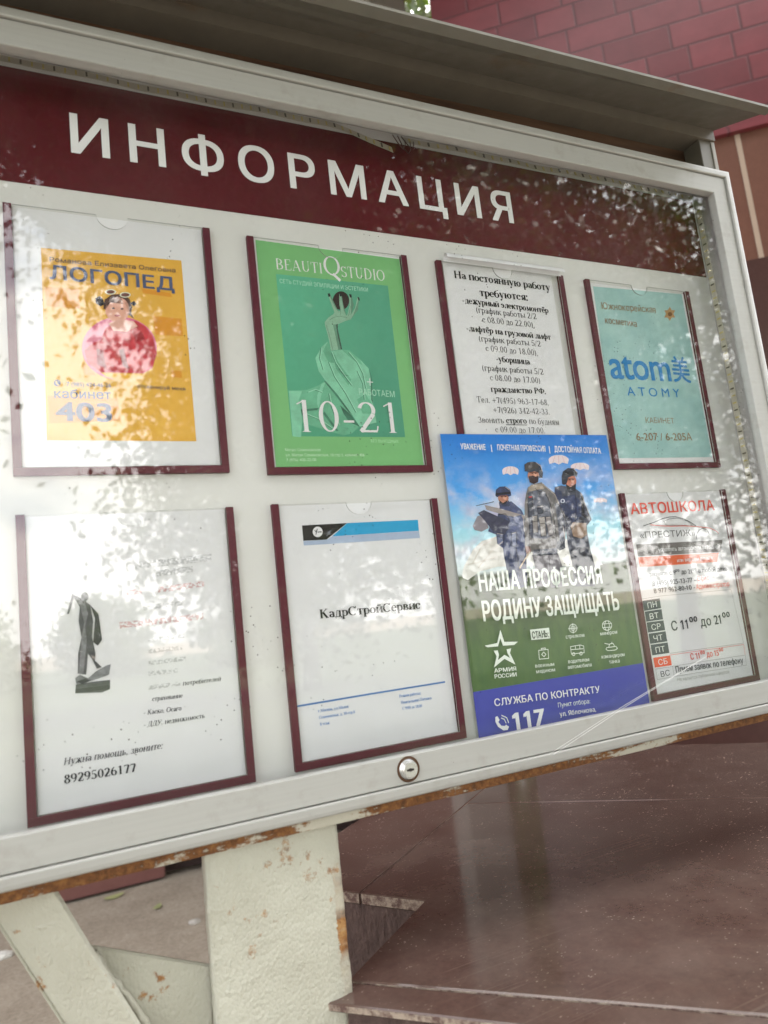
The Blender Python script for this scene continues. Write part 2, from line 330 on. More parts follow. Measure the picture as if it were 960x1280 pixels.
# LED strip along the ceiling corner and down the right side
LEDT = flat('led_tape', (0.52, 0.48, 0.38), 0.4); CHIP = flat('led_chip', (0.56, 0.46, 0.16), 0.35); RES = flat('led_dark', (0.12, 0.10, 0.07), 0.5)
def ledtape(path_fn, n, name):
    m = MB(); prev = None
    for i in range(n+1):
        a, b = path_fn(i/n)
        if prev: m.add([prev[0], a, b, prev[1]], [(0, 1, 2, 3)])
        prev = (a, b)
    t = m.build(name, LEDT, st)
    c = MB()
    for i in range(n):
        u = (i+0.5)/n; a, b = path_fn(u); a2, b2 = path_fn(u+0.18/n)
        nrm = (a2-a).cross(b-a).normalized()*0.0009
        if nrm.y > 0: nrm = -nrm
        if abs(nrm.y) < 0.0003 and nrm.x > 0: nrm = -nrm
        k = i % 3
        p0, p1, p2, p3 = a.lerp(b, 0.2), a2.lerp(b2, 0.2), a2.lerp(b2, 0.8), a.lerp(b, 0.8)
        c.prism([p0+nrm*0.1, p1+nrm*0.1, p2+nrm*0.1, p3+nrm*0.1], nrm, 0 if k != 2 else 1)
    ch = c.build('led_chips', [CHIP, RES], t); ch['kind'] = 'stuff'
XG = at(487, 168).x
def tp(a, b, sag):
    def f(u):
        x = a+(b-a)*u; dz = 0.0012*math.sin(x*23)+0.0008*math.sin(x*61)
        if sag: dz -= 0.020*max(0, 1-(1-u)*9)**1.5
        return Vector((x, -0.0035-0.0015*math.sin(x*31)**2, 2.1262+dz)), Vector((x, -0.0016, 2.1368+dz))
    return f
ledtape(tp(XL+0.01, XG, True), 70, 'led_strip'); ledtape(tp(XG+0.02, XR-0.006, False), 36, 'led_strip')
ledtape(lambda u: (Vector((XR-0.0009-0.0006*math.sin(u*40)**2, -0.014, 2.11-0.84*u)), Vector((XR-0.0009, -0.003, 2.11-0.84*u))), 66, 'led_strip')
wr = MB()
for k, (dx, dz) in enumerate(((0.0, 0.0), (0.008, -0.006), (0.014, 0.002))):
    x0 = XG+0.002+dx
    wr.tube([(x0, -0.005, 2.134), (x0+0.004, -0.011, 2.117+dz), (x0+0.010, -0.013, 2.108+dz), (x0+0.016, -0.010, 2.118+dz), (x0+0.020, -0.004, 2.130)], 0.0008, 6)
wr.build('led_wire', flat('dull_wire', (0.13, 0.06, 0.05), 0.5), st, smooth=True)
# aluminium door: flat frame, shadow groove, rounded outer bead
def ring(name, mat, ix0, ix1, iz0, iz1, prof, parent, smooth=False):
    # prof: (outward offset, y) points of a closed section swept round the mitred rectangle
    m = MB(); n = len(prof); cs = ((ix0, iz0, -1, -1), (ix1, iz0, 1, -1), (ix1, iz1, 1, 1), (ix0, iz1, -1, 1))
    for (x, z, sx, sz) in cs:
        for o, y in prof: m.v.append((x+sx*o, y, z+sz*o))
    for c in range(4):
        d = (c+1) % 4
        for i in range(n):
            j = (i+1) % n; m.f.append([c*n+i, d*n+i, d*n+j, c*n+j]); m.mi.append(0)
    o = m.build(name, mat, parent)
    return o
IX0, IX1, IZ0, IZ1 = -0.575, 0.7995, 1.2955, 2.0950
df = ring('door_frame', ALU, IX0, IX1, IZ0, IZ1, [(0, -0.0565), (0, -0.0690), (0.0008, -0.0700), (0.0300, -0.0700), (0.0308, -0.0692), (0.0308, -0.0640), (0.0335, -0.0640), (0.0335, -0.0565)], st)
bead = [(0.0318, -0.0650), (0.0318, -0.0722), (0.0324, -0.0731), (0.0336, -0.0735), (0.0400, -0.0730), (0.0436, -0.0722), (0.0450, -0.0705), (0.0450, -0.0650)]
db = ring('door_bead', ALU, IX0, IX1, IZ0, IZ1, bead, st)
gp = MB(); gp.add([(IX0-0.008, -0.0600, IZ0-0.008), (IX1+0.008, -0.0600, IZ0-0.008), (IX1+0.008, -0.0600, IZ1+0.008), (IX0-0.008, -0.0600, IZ1+0.008)], [(0, 1, 2, 3)])
gp.box(IX0-0.008, IX1+0.008, -0.0600, -0.0560, IZ0-0.008, IZ1+0.008)
gp.f = gp.f[1:]; gp.mi = gp.mi[1:]
gpo = gp.build('glass_pane', GLASS, st)
# the lock
lc = at(510.5, 961.5, -0.070)
def disc(m, c, r, y0, y1, n=40, mi=0, r1=None):
    r1 = r if r1 is None else r1
    b = len(m.v)
    for q in range(n): a = q*2*math.pi/n; m.v.append((c.x+r*math.cos(a), y0, c.z+r*math.sin(a)))
    for q in range(n): a = q*2*math.pi/n; m.v.append((c.x+r1*math.cos(a), y1, c.z+r1*math.sin(a)))
    for q in range(n): m.f.append([b+q, b+(q+1) % n, b+n+(q+1) % n, b+n+q]); m.mi.append(mi)
    m.f.append([b+n+q for q in range(n)]); m.mi.append(mi)
lk = MB(); disc(lk, lc, 0.0142, -0.0698, -0.0709, r1=0.0138); lko = lk.build('lock', flat('lock_rust', (0.075, 0.034, 0.014), 0.85), st)
l2 = MB(); disc(l2, lc, 0.0118, -0.0706, -0.0745, r1=0.0095); disc(l2, lc, 0.0088, -0.0744, -0.0757, r1=0.0080); l2.build('lock_cylinder', CHROME, lko)
l3 = MB(); l3.box(lc.x-0.0042, lc.x+0.0042, -0.0762, -0.0752, lc.z-0.0011, lc.z+0.0011); disc(l3, lc, 0.0019, -0.0752, -0.0763, 16); l3.build('keyhole', flat('keyhole_dark', (0.02, 0.015, 0.012), 0.6), lko)
# canopy: drooping sheet visor, return lip, fascia box and dark board in the recess
XC = 0.846
cy = MB()
def strip(m, prof, x0, x1):
    n = len(prof); b = len(m.v)
    for x in (x0, x1):
        for y, z in prof: m.v.append((x, y, z+(x-0.84)*(0.030 if y < -0.1 else 0.017)))
    for i in range(n):
        j = (i+1) % n; m.f.append([b+i, b+n+i, b+n+j, b+j]); m.mi.append(0)
    m.f.append(list(range(b, b+n))); m.mi.append(0); m.f.append(list(range(b+2*n-1, b+n-1, -1))); m.mi.append(0)
strip(cy, [(-0.060, 2.2275), (-0.150, 2.1935), (-0.1515, 2.1885), (-0.168, 2.1885), (-0.168, 2.1925), (-0.150, 2.2000), (-0.060, 2.2345), (0.04, 2.2700), (0.04, 2.2620)], XL-0.02, XC)
cy.build('canopy', STEEL, st)
fb = MB(); strip(fb, [(-0.059, 2.2330), (-0.059, 2.2072), (0.034, 2.2072), (0.034, 2.2600)], XL-0.012, XC-0.003); fb.build('canopy_beam', m_steel('brown_grey_steel', (0.15, 0.13, 0.10)), st)
box('recess_board', DARKWOOD, st, XL, XR, -0.020, 0.0, 2.1462, 2.2070)
box('side_post', STEEL, st, XR-0.028, XR-0.0005, -0.0545, -0.0205, 2.1462, 2.2070, 0.001)
# posts, brace and gusset
def bumpy_post(name, x0, x1, y0, y1, z0, z1, mat, parent, nz=150, amp=0.0008):
    m = MB(); nx = 22; ny = 8
    loop = [(x0+(x1-x0)*i/nx, y0) for i in range(nx)] + [(x1, y0+(y1-y0)*i/ny) for i in range(ny)] + [(x1-(x1-x0)*i/nx, y1) for i in range(nx)] + [(x0, y1-(y1-y0)*i/ny) for i in range(ny)]
    n = len(loop)
    for k in range(nz+1):
        z = z0+(z1-z0)*k/nz
        for x, y in loop:
            q = noise.noise(Vector((x*70, y*70, z*55)))+0.6*noise.noise(Vector((x*160, y*160, z*130)))
            cx = (x-(x0+x1)/2)/((x1-x0)/2); cyy = (y-(y0+y1)/2)/((y1-y0)/2)
            r = 0.0035*max(0, min(abs(cx), abs(cyy))-0.75)*4
            m.v.append((x+(q*amp-r)*(1 if cx > 0.98 else -1 if cx < -0.98 else 0), y+(q*amp-r)*(1 if cyy > 0.98 else -1 if cyy < -0.98 else 0), z))
    for k in range(nz):
        for i in range(n):
            m.f.append([k*n+i, k*n+(i+1) % n, (k+1)*n+(i+1) % n, (k+1)*n+i]); m.mi.append(0)
    return m.build(name, mat, parent, smooth=True)
PX0, PX1 = -0.1150, 0.0275
POST = m_paint(PX1); PAINT = m_paint()
bumpy_post('post', PX0, PX1, -0.052, -0.030, 0.0, 1.2387, POST, st, 420)
bumpy_post('post', -0.545, -0.40, -0.052, -0.030, 0.0, 1.2387, PAINT, st, 120)
BY = -0.038
bl = [at(-60, 1062, -0.020), at(0, 1155, -0.020), at(262, 1557, -0.020)]; br = [at(52, 1092, -0.052), at(112, 1190, -0.052), at(258, 1420, -0.052)]
b = MB(); off = Vector((0.003, 0.005, 0.002)); L3 = bl+br[::-1]
b.prism(L3, off)
flg = [p_+Vector((-0.0022, -0.0012, -0.0012)) for p_ in bl]
b.prism([bl[0], flg[0], flg[2], bl[2]], (0.002, 0.045, 0.0015)); b.build('brace', PAINT, st, 0.0006, seg=1)
b = MB(); GY = -0.022
b.prism([at(104, 1181, GY), at(184, 1194, GY), at(266, 1207, GY), at(268, 1400, GY), at(240, 1370, GY)], (0, 0.006, 0)); b.build('gusset_plate', PAINT, st, 0.0015)
wd = MB(); pts = []
for i in range(15):
    a = at(118+(188-118)*i/14, 1195+(1290-1195)*i/14, BY-0.001); a += Vector((rnd.uniform(-.0012, .0012), 0.010, rnd.uniform(-.0012, .0012))); pts.append(a)
wd.tube(pts, [0.0035+rnd.uniform(-.0012, .0015) for _ in pts], 8); wd.build('weld_bead', PAINT, st, smooth=True)

# ------------------------------------------------------------------ lettering
def stems():
    G = {}
    def d(ch, wd, *st): G[ch] = (wd, st)
    S = lambda x, a=0, b=46, f='bt': ('s', x, a, b, f)
    T = lambda *a: ('t',)+a
    D = lambda *a: ('d',)+a
    O = lambda *a: ('o',)+a
    E = lambda *a: ('e',)+a
    d('а', 42, O(19, 32, 12, 12, 5, 165), S(32, 2, 34, 'r'), O(20, 13, 12, 12, 50, 340))
    d('б', 48, O(24, 21, 18, 21, 0, 360), O(29, 38, 23, 24, 95, 190), T(28, 62, 42, 66))
    d('в', 46, S(11), O(21, 34, 14, 11, -90, 90), O(22, 12, 17, 11, -90, 90), T(11, 24, 22, 24))
    d('г', 40, S(11), T(11, 45, 36, 45), T(36, 45, 36, 34))
    d('д', 50, T(14, 45, 42, 45), S(37, 1, 46, ''), T(17, 45, 11, 2), T(4, 1, 47, 1), T(5, 1, 5, -11), T(46, 1, 46, -11))
    d('е', 42, O(21, 23, 16, 22, 0, 318), T(6, 26, 37, 26))
    d('ё', 42, O(21, 23, 16, 22, 0, 318), T(6, 26, 37, 26), E(14, 58), E(29, 58))
    d('ж', 68, S(34), D(8, 1, 30, 24), D(60, 1, 38, 24), T(30, 24, 12, 44), T(38, 24, 56, 44), T(3, 1, 15, 1), T(53, 1, 65, 1), E(12, 43), E(56, 43))
    d('з', 39, O(17, 34, 12, 11, -80, 150), O(17, 12, 14, 12, -150, 85))
    d('и', 53, S(11), S(42), T(14, 6, 39, 40))
    d('й', 53, S(11), S(42), T(14, 6, 39, 40), O(26, 60, 9, 6, 180, 360))
    d('к', 49, S(11), T(13, 24, 36, 43), D(22, 28, 40, 2), T(34, 1, 47, 1), E(37, 43))
    d('л', 51, S(40), T(19, 45, 40, 45), T(20, 45, 13, 5), E(9, 4))
    d('м', 62, S(51), T(12, 1, 14, 44), D(15, 44, 30, 4), T(30, 3, 50, 44), T(5, 1, 19, 1), T(8, 45, 16, 45))
    d('н', 53, S(11), S(42), T(11, 24, 42, 24))
    d('о', 47, O(23, 23, 17, 22, 0, 360))
    d('п', 53, S(11), S(42), T(8, 45, 45, 45))
    d('р', 48, S(11, -20, 46, 'bl'), O(24, 23, 17, 22, -140, 140))
    d('с', 42, O(22, 23, 16, 22, 42, 318), E(34, 36))
    d('т', 46, S(23, 0, 46, 'b'), T(4, 45, 42, 45), T(5, 45, 4, 33), T(41, 45, 42, 33))
    d('у', 47, D(9, 45, 25, 4), T(39, 45, 19, -16), E(13, -16), T(2, 45, 17, 45), T(32, 45, 45, 45))
    d('ф', 62, S(31, -20, 66, 'b'), O(18, 23, 12, 20, 30, 330), O(44, 23, 12, 20, -150, 150))
    d('х', 47, D(9, 44, 37, 2), T(37, 44, 9, 2), T(3, 1, 15, 1), T(31, 1, 44, 1), T(3, 45, 15, 45), T(31, 45, 43, 45))
    d('ц', 54, S(11), S(42), T(8, 1, 50, 1), T(50, 1, 50, -12))
    d('ч', 51, S(40), S(11, 26, 46, 't'), O(25, 28, 14, 9, 180, 330))
    d('ш', 76, S(11), S(38), S(65), T(8, 1, 68, 1))
    d('щ', 78, S(11), S(38), S(65), T(8, 1, 72, 1), T(73, 1, 73, -12))
    d('ь', 46, S(12), O(23, 13, 15, 12, -90, 90), T(12, 25, 24, 25), T(12, 1, 24, 1))
    d('ы', 64, S(11), O(22, 13, 13, 12, -90, 90), T(11, 25, 22, 25), S(53))
    d('э', 42, O(19, 23, 16, 22, -140, 140), T(14, 24, 34, 24), E(8, 36))
    d('ю', 70, S(11), T(11, 24, 28, 24), O(46, 23, 16, 22, 0, 360))
    d('я', 49, S(39), O(26, 33, 14, 12, 90, 270), T(26, 45, 39, 45), T(26, 21, 39, 21), D(11, 1, 24, 21))
    U = lambda x, f='bt': ('s', x, 0, 66, f)
    d('Н', 72, U(15), U(57), T(15, 34, 57, 34)); d('К', 68, U(15), T(17, 32, 50, 63), D(28, 40, 54, 2), T(46, 1, 65, 1), T(42, 65, 60, 65))
    d('С', 66, O(34, 33, 27, 33, 45, 315), T(57, 50, 57, 66)); d('Т', 62, U(31, 'b'), T(5, 65, 57, 65), T(6, 65, 5, 49), T(56, 65, 57, 49))
    d('З', 52, O(23, 48, 17, 17, -80, 150), O(23, 17, 20, 17, -150, 85)); d('Р', 57, U(15), O(29, 49, 20, 16, -90, 90), T(15, 65, 30, 65), T(15, 33, 30, 33))
    d('Ф', 78, U(39), O(24, 34, 17, 19, 40, 320), O(54, 34, 17, 19, -140, 140)); d('Д', 70, T(22, 65, 60, 65), ('s', 53, 1, 66, ''), T(25, 65, 15, 3), T(4, 2, 66, 2), T(5, 2, 5, -13), T(65, 2, 65, -13))
    d('У', 66, D(11, 65, 34, 24), T(57, 65, 27, 2), E(17, 3), T(3, 65, 22, 65), T(48, 65, 64, 65)); d('О', 72, O(36, 33, 29, 33, 0, 360)); d('П', 72, U(15), U(57), T(12, 65, 60, 65))
    d('М', 88, U(74), T(14, 0, 14, 65), D(16, 65, 42, 4), T(42, 3, 72, 64), T(6, 1, 22, 1), T(8, 65, 18, 65))
    d('B', 62, U(15), O(28, 49, 19, 16, -90, 90), O(30, 17, 22, 16, -90, 90), T(15, 33, 30, 33), T(15, 65, 28, 65), T(15, 1, 30, 1)); d('E', 58, U(15), T(15, 65, 48, 65), T(48, 65, 48, 52), T(15, 34, 38, 34), T(15, 1, 51, 1), T(51, 1, 51, 15))
    d('A', 70, T(33, 66, 10, 1), D(34, 66, 58, 1), T(19, 22, 48, 22), T(3, 1, 18, 1), T(49, 1, 68, 1)); d('U', 70, ('s', 15, 20, 66, 't'), O(34, 21, 19, 20, 180, 360), T(53, 20, 53, 65), T(46, 65, 60, 65))
    d('T', 62, U(31, 'b'), T(5, 65, 57, 65), T(6, 65, 5, 49), T(56, 65, 57, 49)); d('I', 32, U(16)); d('S', 52, O(25, 49, 17, 16, 30, 270), O(26, 17, 18, 16, -150, 90), T(42, 66, 42, 50), T(8, 0, 8, 16))
    d('D', 72, U(15), O(30, 33, 31, 32, -90, 90), T(15, 65, 32, 65), T(15, 1, 32, 1)); d('O', 72, O(36, 33, 29, 33, 0, 360)); d('Q', 74, O(36, 33, 30, 33, 0, 360), D(38, 4, 66, -18), T(24, 2, 40, -2))
    d('0', 50, O(25, 33, 17, 33, 0, 360)); d('1', 50, ('s', 27, 0, 66, 'b'), T(12, 57, 25, 64)); d('2', 50, O(24, 48, 16, 18, -25, 165), D(8, 2, 38, 40), T(7, 2, 43, 2), T(7, 4, 43, 4), T(43, 4, 45, 14))
    d('3', 50, O(23, 49, 14, 16, -80, 150), O(22, 17, 18, 17, -150, 85)); d('4', 50, ('s', 34, 0, 66, 'b'), T(33, 64, 5, 20), T(5, 19, 47, 19)); d('5', 50, T(15, 64, 42, 64), T(15, 61, 41, 61), T(14, 62, 12, 37), O(22, 20, 18, 20, -150, 118))
    d('6', 50, O(26, 20, 17, 20, 0, 360), O(34, 20, 26, 45, 95, 178)); d('7', 50, T(8, 63, 44, 63), T(8, 60, 44, 60), D(22, 0, 42, 60), T(8, 63, 7, 52)); d('8', 50, O(25, 50, 13, 15, 0, 360), O(25, 17, 17, 17, 0, 360)); d('9', 50, O(24, 46, 17, 20, 0, 360), O(16, 46, 26, 45, -85, -2))
    d('.', 22, E(10, 4)); d(',', 22, E(10, 4), T(12, 4, 7, -9)); d(':', 24, E(11, 4), E(11, 40)); d('-', 32, T(5, 22, 27, 22), T(5, 24, 27, 24)); d('(', 32, O(34, 26, 22, 42, 125, 235)); d(')', 32, O(-2, 26, 22, 42, -55, 55))
    d('+', 56, T(6, 28, 50, 28), T(28, 6, 28, 50), T(6, 29, 50, 29), T(29, 6, 29, 50)); d('/', 30, T(3, -4, 26, 68)); d(' ', 25)
    return G
SERIF = stems()
def serif_mesh(text, bold=0.0, italic=0.0, tw=None):
    Tk, tk = (8.5, 3.6) if not bold else (14.5, 4.6)
    if tw: Tk, tk = tw
    m = MB(); x = 0.0; k = 0
    def quad(pts):
        nonlocal k
        k += 1; m.add([(px+italic*py, -0.05*k, py) for px, py in pts], [list(range(len(pts)))])
    for ch in text:
        wd_, st_ = SERIF.get(ch, SERIF['о']); k = 0
        for s in st_:
            if s[0] == 's':
                _, cx, y0, y1, f = s; cx += x
                quad([(cx-Tk/2, y0), (cx+Tk/2, y0), (cx+Tk/2, y1), (cx-Tk/2, y1)])
                if 'b' in f: quad([(cx-Tk/2-5, y0), (cx+Tk/2+5, y0), (cx+Tk/2, y0+tk), (cx-Tk/2, y0+tk)])
                if 't' in f: quad([(cx-Tk/2-5, y1), (cx-Tk/2, y1-tk), (cx+Tk/2, y1-tk), (cx+Tk/2+5, y1)])
                if 'l' in f: quad([(cx-Tk/2-6, y1-tk), (cx-Tk/2, y1-tk), (cx, y1), (cx-Tk/2, y1)])
                if 'r' in f: quad([(cx, y0), (cx+Tk/2+6, y0+2), (cx+Tk/2+6, y0+tk+1), (cx, y0+tk+3)])
            elif s[0] in 'td':
                _, a, b_, c, d_ = s; a += x; c += x
                dx, dy = c-a, d_-b_; ln = math.hypot(dx, dy) or 1
                h = (tk if s[0] == 't' else Tk)/2
                nx, ny = -dy/ln*h, dx/ln*h
                quad([(a+nx, b_+ny), (a-nx, b_-ny), (c-nx, d_-ny), (c+nx, d_+ny)])
            elif s[0] == 'e':
                r = Tk*0.55; quad([(s[1]+x+r*math.cos(q*math.pi/4), s[2]+r*math.sin(q*math.pi/4)) for q in range(8)])
            else:
                _, cx, cy_, rx, ry, a0, a1 = s; cx += x; n = max(6, int(abs(a1-a0)/12)); prev = None; k += 1
                for i in range(n+1):
                    a = math.radians(a0+(a1-a0)*i/n); ca, sa = math.cos(a), math.sin(a)
                    h = (tk+(Tk-tk)*abs(ca)**1.6)/2
                    cur = ((cx+(rx+h-1)*ca, cy_+(ry+h-2)*sa), (cx+(rx-h-1)*ca, cy_+(ry-h-2)*sa))
                    if prev: m.add([(px+italic*py, -0.05*k, py) for px, py in (prev[0], prev[1], cur[1], cur[0])], [(0, 1, 2, 3)])
                    prev = cur
        x += wd_
    me = bpy.data.meshes.new('lettering'); me.from_pydata(m.v, [], m.f); me.update()
    return me, 66.0
from mathutils.geometry import delaunay_2d_cdt
def fill(loops):                     # triangles of an outline with holes
    V, E = [], []
    for l_ in loops:
        b = len(V); V += [Vector((p.x, p.y)) for p in l_]; E += [(b+i, b+(i+1) % len(l_)) for i in range(len(l_))]
    vs, _, fs, *_r = delaunay_2d_cdt(V, E, [], 0, 1e-4)
    out = []
    for f in fs:
        c = sum((vs[i] for i in f), Vector((0, 0)))/len(f)
        if _inside(c, loops[0]) and not any(_inside(c, h_) for h_ in loops[1:]): out.append(list(f))
    return vs, out
def _sample(sp, res=4):
    out = []
    if sp.type == 'BEZIER':
        P = sp.bezier_points; n = len(P)
        for i in range(n):
            a_, b_ = P[i], P[(i+1) % n]; p0, p1, p2, p3 = a_.co, a_.handle_right, b_.handle_left, b_.co
            straight = ((p3-p0).cross(p1-p0)).length < 1e-3*max((p3-p0).length, 1e-6) and ((p3-p0).cross(p2-p0)).length < 1e-3*max((p3-p0).length, 1e-6)
            for k in range(1 if straight else res):
                t = k/res; u = 1-t
                out.append(p0*u**3+p1*3*u*u*t+p2*3*u*t*t+p3*t**3)
    else: out = [Vector(p.co[:3]) for p in sp.points]
    res_ = []
    for p in out:
        if not res_ or (p-res_[-1]).length > 1e-4: res_.append(p)
    return res_
def _area(P): return 0.5*sum(P[i].x*P[(i+1) % len(P)].y-P[(i+1) % len(P)].x*P[i].y for i in range(len(P)))
def _inside(p, P):
    c = False
    for i in range(len(P)):
        a_, b_ = P[i], P[i-1]
        if (a_.y > p.y) != (b_.y > p.y) and p.x < (b_.x-a_.x)*(p.y-a_.y)/(b_.y-a_.y)+a_.x: c = not c
    return c
def sans_mesh(text, bold=0.0, italic=0.0, space=1.0):
    cu = bpy.data.curves.new('lettering', 'FONT'); cu.body = text; cu.size = 100; cu.shear = italic; cu.space_character = space*(1+bold*0.012)
    o = bpy.data.objects.new('tmp', cu); col.objects.link(o)
    bpy.context.view_layer.update()
    cv = o.to_curve(bpy.context.evaluated_depsgraph_get())
    C = [c for c in (_sample(sp) for sp in cv.splines) if len(c) > 2]
    o.to_curve_clear(); bpy.data.objects.remove(o); bpy.data.curves.remove(cu)
    A = [_area(c) for c in C]
    # outer contours wind one way, holes the other; each outer is filled on its own, with the holes it holds
    own = {}
    for i in range(len(C)):
        h_ = [j for j in range(len(C)) if abs(A[j]) > abs(A[i]) and A[j]*A[i] < 0 and all(_inside(p, C[j]) for p in C[i])]
        if h_: own[i] = min(h_, key=lambda j: abs(A[j]))
    outs = [i for i in range(len(C)) if i not in own]; hol = {i: [j for j in own if own[j] == i] for i in outs}
    if '1' in text:                      # the plain stem of the figure one gets its flag
        for i in list(outs):
            ys = [p.y for p in C[i]]; xs = [p.x for p in C[i]]
            if len(C[i]) == 4 and abs(max(ys)-min(ys)-68.2) < 1.0 and max(xs)-min(xs) < 12:
                x_, y_ = min(xs)+0.5, max(ys); C.append([Vector((x_, y_, 0)), Vector((x_-15, y_-10.5, 0)), Vector((x_-15, y_-20, 0)), Vector((x_, y_-11, 0))]); A.append(1.0)
                outs.append(len(C)-1); hol[len(C)-1] = []
    m = MB(); g_ = 0
    sh = [(0, 0)] if bold <= 0 else [(-bold, -bold*.6), (bold, -bold*.6), (bold, bold*.6), (-bold, bold*.6)] + ([(0, 0)] if bold > 1.6 else [])
    for i in outs:
        loops = [C[i]]+[C[j] for j in hol[i]]; pts, tri = fill(loops)
        g_ += 1
        for k, (dx, dy) in enumerate(sh):
            m.add([(p.x+dx, -0.05*((g_ % 3)*len(sh)+k), p.y+dy) for p in pts], [list(t_) for t_ in tri])
    me = bpy.data.meshes.new('lettering'); me.from_pydata(m.v, [], m.f); me.update()
    return me, 72.7
LY = [0.0]
def write(parent, text, a, b, h, mat, Y, font='sans', bold=0.0, italic=0.0, space=1.0, name='lettering', tw=None):
    """one line of print: baseline from pixel a to pixel b, cap height of h pixels, on the plane y = Y"""
    A, B = at(*a, Y), at(*b, Y)
    H = (at(a[0], a[1]-h, Y)-A).z
    me, cap = serif_mesh(text, bold, italic, tw) if font == 'serif' else sans_mesh(text, bold, italic, space)
    xs = [v.co.x for v in me.vertices]; x0, x1 = min(xs), max(xs)
    sx, sz = (B.x-A.x)/(x1-x0), H/cap
    sl = (B.z-A.z)/(B.x-A.x); sl = max(-0.06, min(0.06, sl))
    for v in me.vertices:
        X = (v.co.x-x0)*sx
        v.co = (A.x+X, Y+v.co.y*0.0015, A.z+v.co.z*sz+X*sl)
    me.update()
    return link(name, me, mat, parent)
def shape(parent, name, pts, mat, Y):      # flat printed area
    m = MB(); m.poly([at(*p_, Y) for p_ in pts]); me = m
    o = me.build(name, mat, parent)
    for p_ in o.data.polygons:
        if p_.normal.y > 0: o.data.flip_normals(); break
    return o
def line(parent, name, pts, wpx, mat, Y, closed=False):
    m = MB(); P = [at(*p_, Y) for p_ in pts]; hw = wpx/2/860.0
    if closed: P.append(P[0])
    for i in range(len(P)-1):
        a, b_ = P[i], P[i+1]; d = (b_-a); d.y = 0; d.normalize(); n = Vector((-d.z, 0, d.x))*hw; e = d*hw*0.6; o = Vector((0, -0.00002*(i % 3), 0))
        m.add([a-n-e+o, b_-n+e+o, b_+n+e+o, a+n-e+o], [(0, 1, 2, 3)])
    return m.build(name, mat, parent)
def circ(cx, cy_, rx, ry=None, n=36, a0=0, a1=360):
    ry = ry or rx
    return [(cx+rx*math.cos(R_(a0+(a1-a0)*i/n)), cy_+ry*math.sin(R_(a0+(a1-a0)*i/n))) for i in range(n+(0 if a1-a0 >= 360 else 1))]
def M(K, pts): return [K(*p_) for p_ in pts]

WHITE = flat('sign_white', alb(228, 226, 218), 0.5)
write(hband, 'ИНФОРМАЦИЯ', (89, 190), (642.5, 279), 48, WHITE, -0.0012, bold=1.5, space=1.33)

# ------------------------------------------------------------------ pockets
PW, PH, SW = 0.228, 0.311, 0.0088
POS = {'one': (-0.2743, 0.0036), 'two': (0, 0), 'three': (0.2752, -0.0011), 'four': (0.5471, -0.0017), 'five': (-0.2737, -0.3488), 'six': (0.0005, -0.3475), 'eight': (0.5477, -0.3502)}
Z0 = 1.947
def pocket(key, label):
    x, dz = POS[key]; z1 = Z0+dz; z0 = z1-PH
    r = thing('notice_pocket', label, 'notice pocket', (x+PW/2, 0, z0), 'clear notice pockets with maroon edges on the panel')
    for (a, b_, c, d) in ((x, x+SW, z0+SW, z1), (x+PW-SW, x+PW, z0+SW, z1), (x, x+PW, z0, z0+SW)):
        m = MB(); m.box(a, b_, -0.0062, -0.0001, c, d); m.build('edge_strip', MAROON, r, 0.0004, seg=1)
    xa, xb, zt, zb = x+SW+0.0003, x+PW-SW-0.0003, z1-0.001, z0+SW+0.0003
    cx = (xa+xb)/2; rr = 0.0175
    pts = [(xa, zb), (xb, zb), (xb, zt), (cx+rr, zt)] + [(cx+rr*math.cos(R_(a)), zt-rr*0.92*math.sin(R_(a))) for a in range(15, 180, 15)] + [(cx-rr, zt), (xa, zt)]
    m = MB(); m.prism([(px, -0.0057, pz) for px, pz in pts], (0, 0.0014, 0), 0, 1); m.build('clear_cover', [ACRYL, PEDGE], r)
    return r
def sheet(name, label, key, mat=None, cat='notice', m4=(0.0012, 0.0012, 0.002, 0.0006), Y=-0.0018):
    x, dz = POS[key]; z1 = Z0+dz; z0 = z1-PH
    r = thing(name, label, cat, (x+PW/2, 0, z0+SW), 'printed notices behind the glass')
    m = MB(); m.box(x+SW+m4[0], x+PW-SW-m4[1], Y, Y+0.0003, z0+SW+m4[3], z1-m4[2]); m.build('paper', mat or PAPER, r)
    return r
pocket('one', 'clear pocket holding the orange speech therapist sheet, upper row far left')
pocket('two', 'clear pocket holding the green beauty studio sheet')
pocket('three', 'clear pocket holding the vacancy list, its foot covered by the army poster')
pocket('four', 'clear pocket holding the pale teal sheet, upper row far right')
pocket('five', 'clear pocket holding the legal help sheet with a grey statue, lower left')
pocket('six', 'clear pocket holding the nearly blank sheet with a blue banner, above the lock')
pocket('eight', 'clear pocket holding the red driving school sheet, right of the army poster')
YP = -0.0020

# 1 speech therapist
K = crop(30, 300, 4.3636)
n1 = sheet('notice_sheet', 'white sheet with an orange speech therapist advert and a child in red', 'one')
ORA = ink(222, 165, 70); ORD = ink(208, 142, 50); BLU = ink(82, 92, 122); PNK = ink(205, 110, 135); RED = cloth(185, 50, 60, 60, .75, 1.2)
def q(o, *a, i=0): return shape(o, *a, Y=YP-0.0001*i)
q(n1, 'orange_field', M(K, [(92, 42), (858, 112), (940, 1098), (125, 1092)]), ORA)
for pl in ([(115, 255), (300, 268), (305, 375), (122, 362)], [(705, 415), (860, 430), (868, 525), (715, 515)], [(805, 712), (858, 715), (862, 752), (810, 748)], [(322, 670), (402, 740), (328, 735)], [(130, 850), (512, 862), (530, 985), (140, 1000)], [(640, 262), (800, 290), (806, 312), (650, 290)]):
    q(n1, 'orange_patch', M(K, pl), ORD, i=1)
q(n1, 'picture_disc', M(K, circ(520, 590, 205, 172)), PNK, i=1)
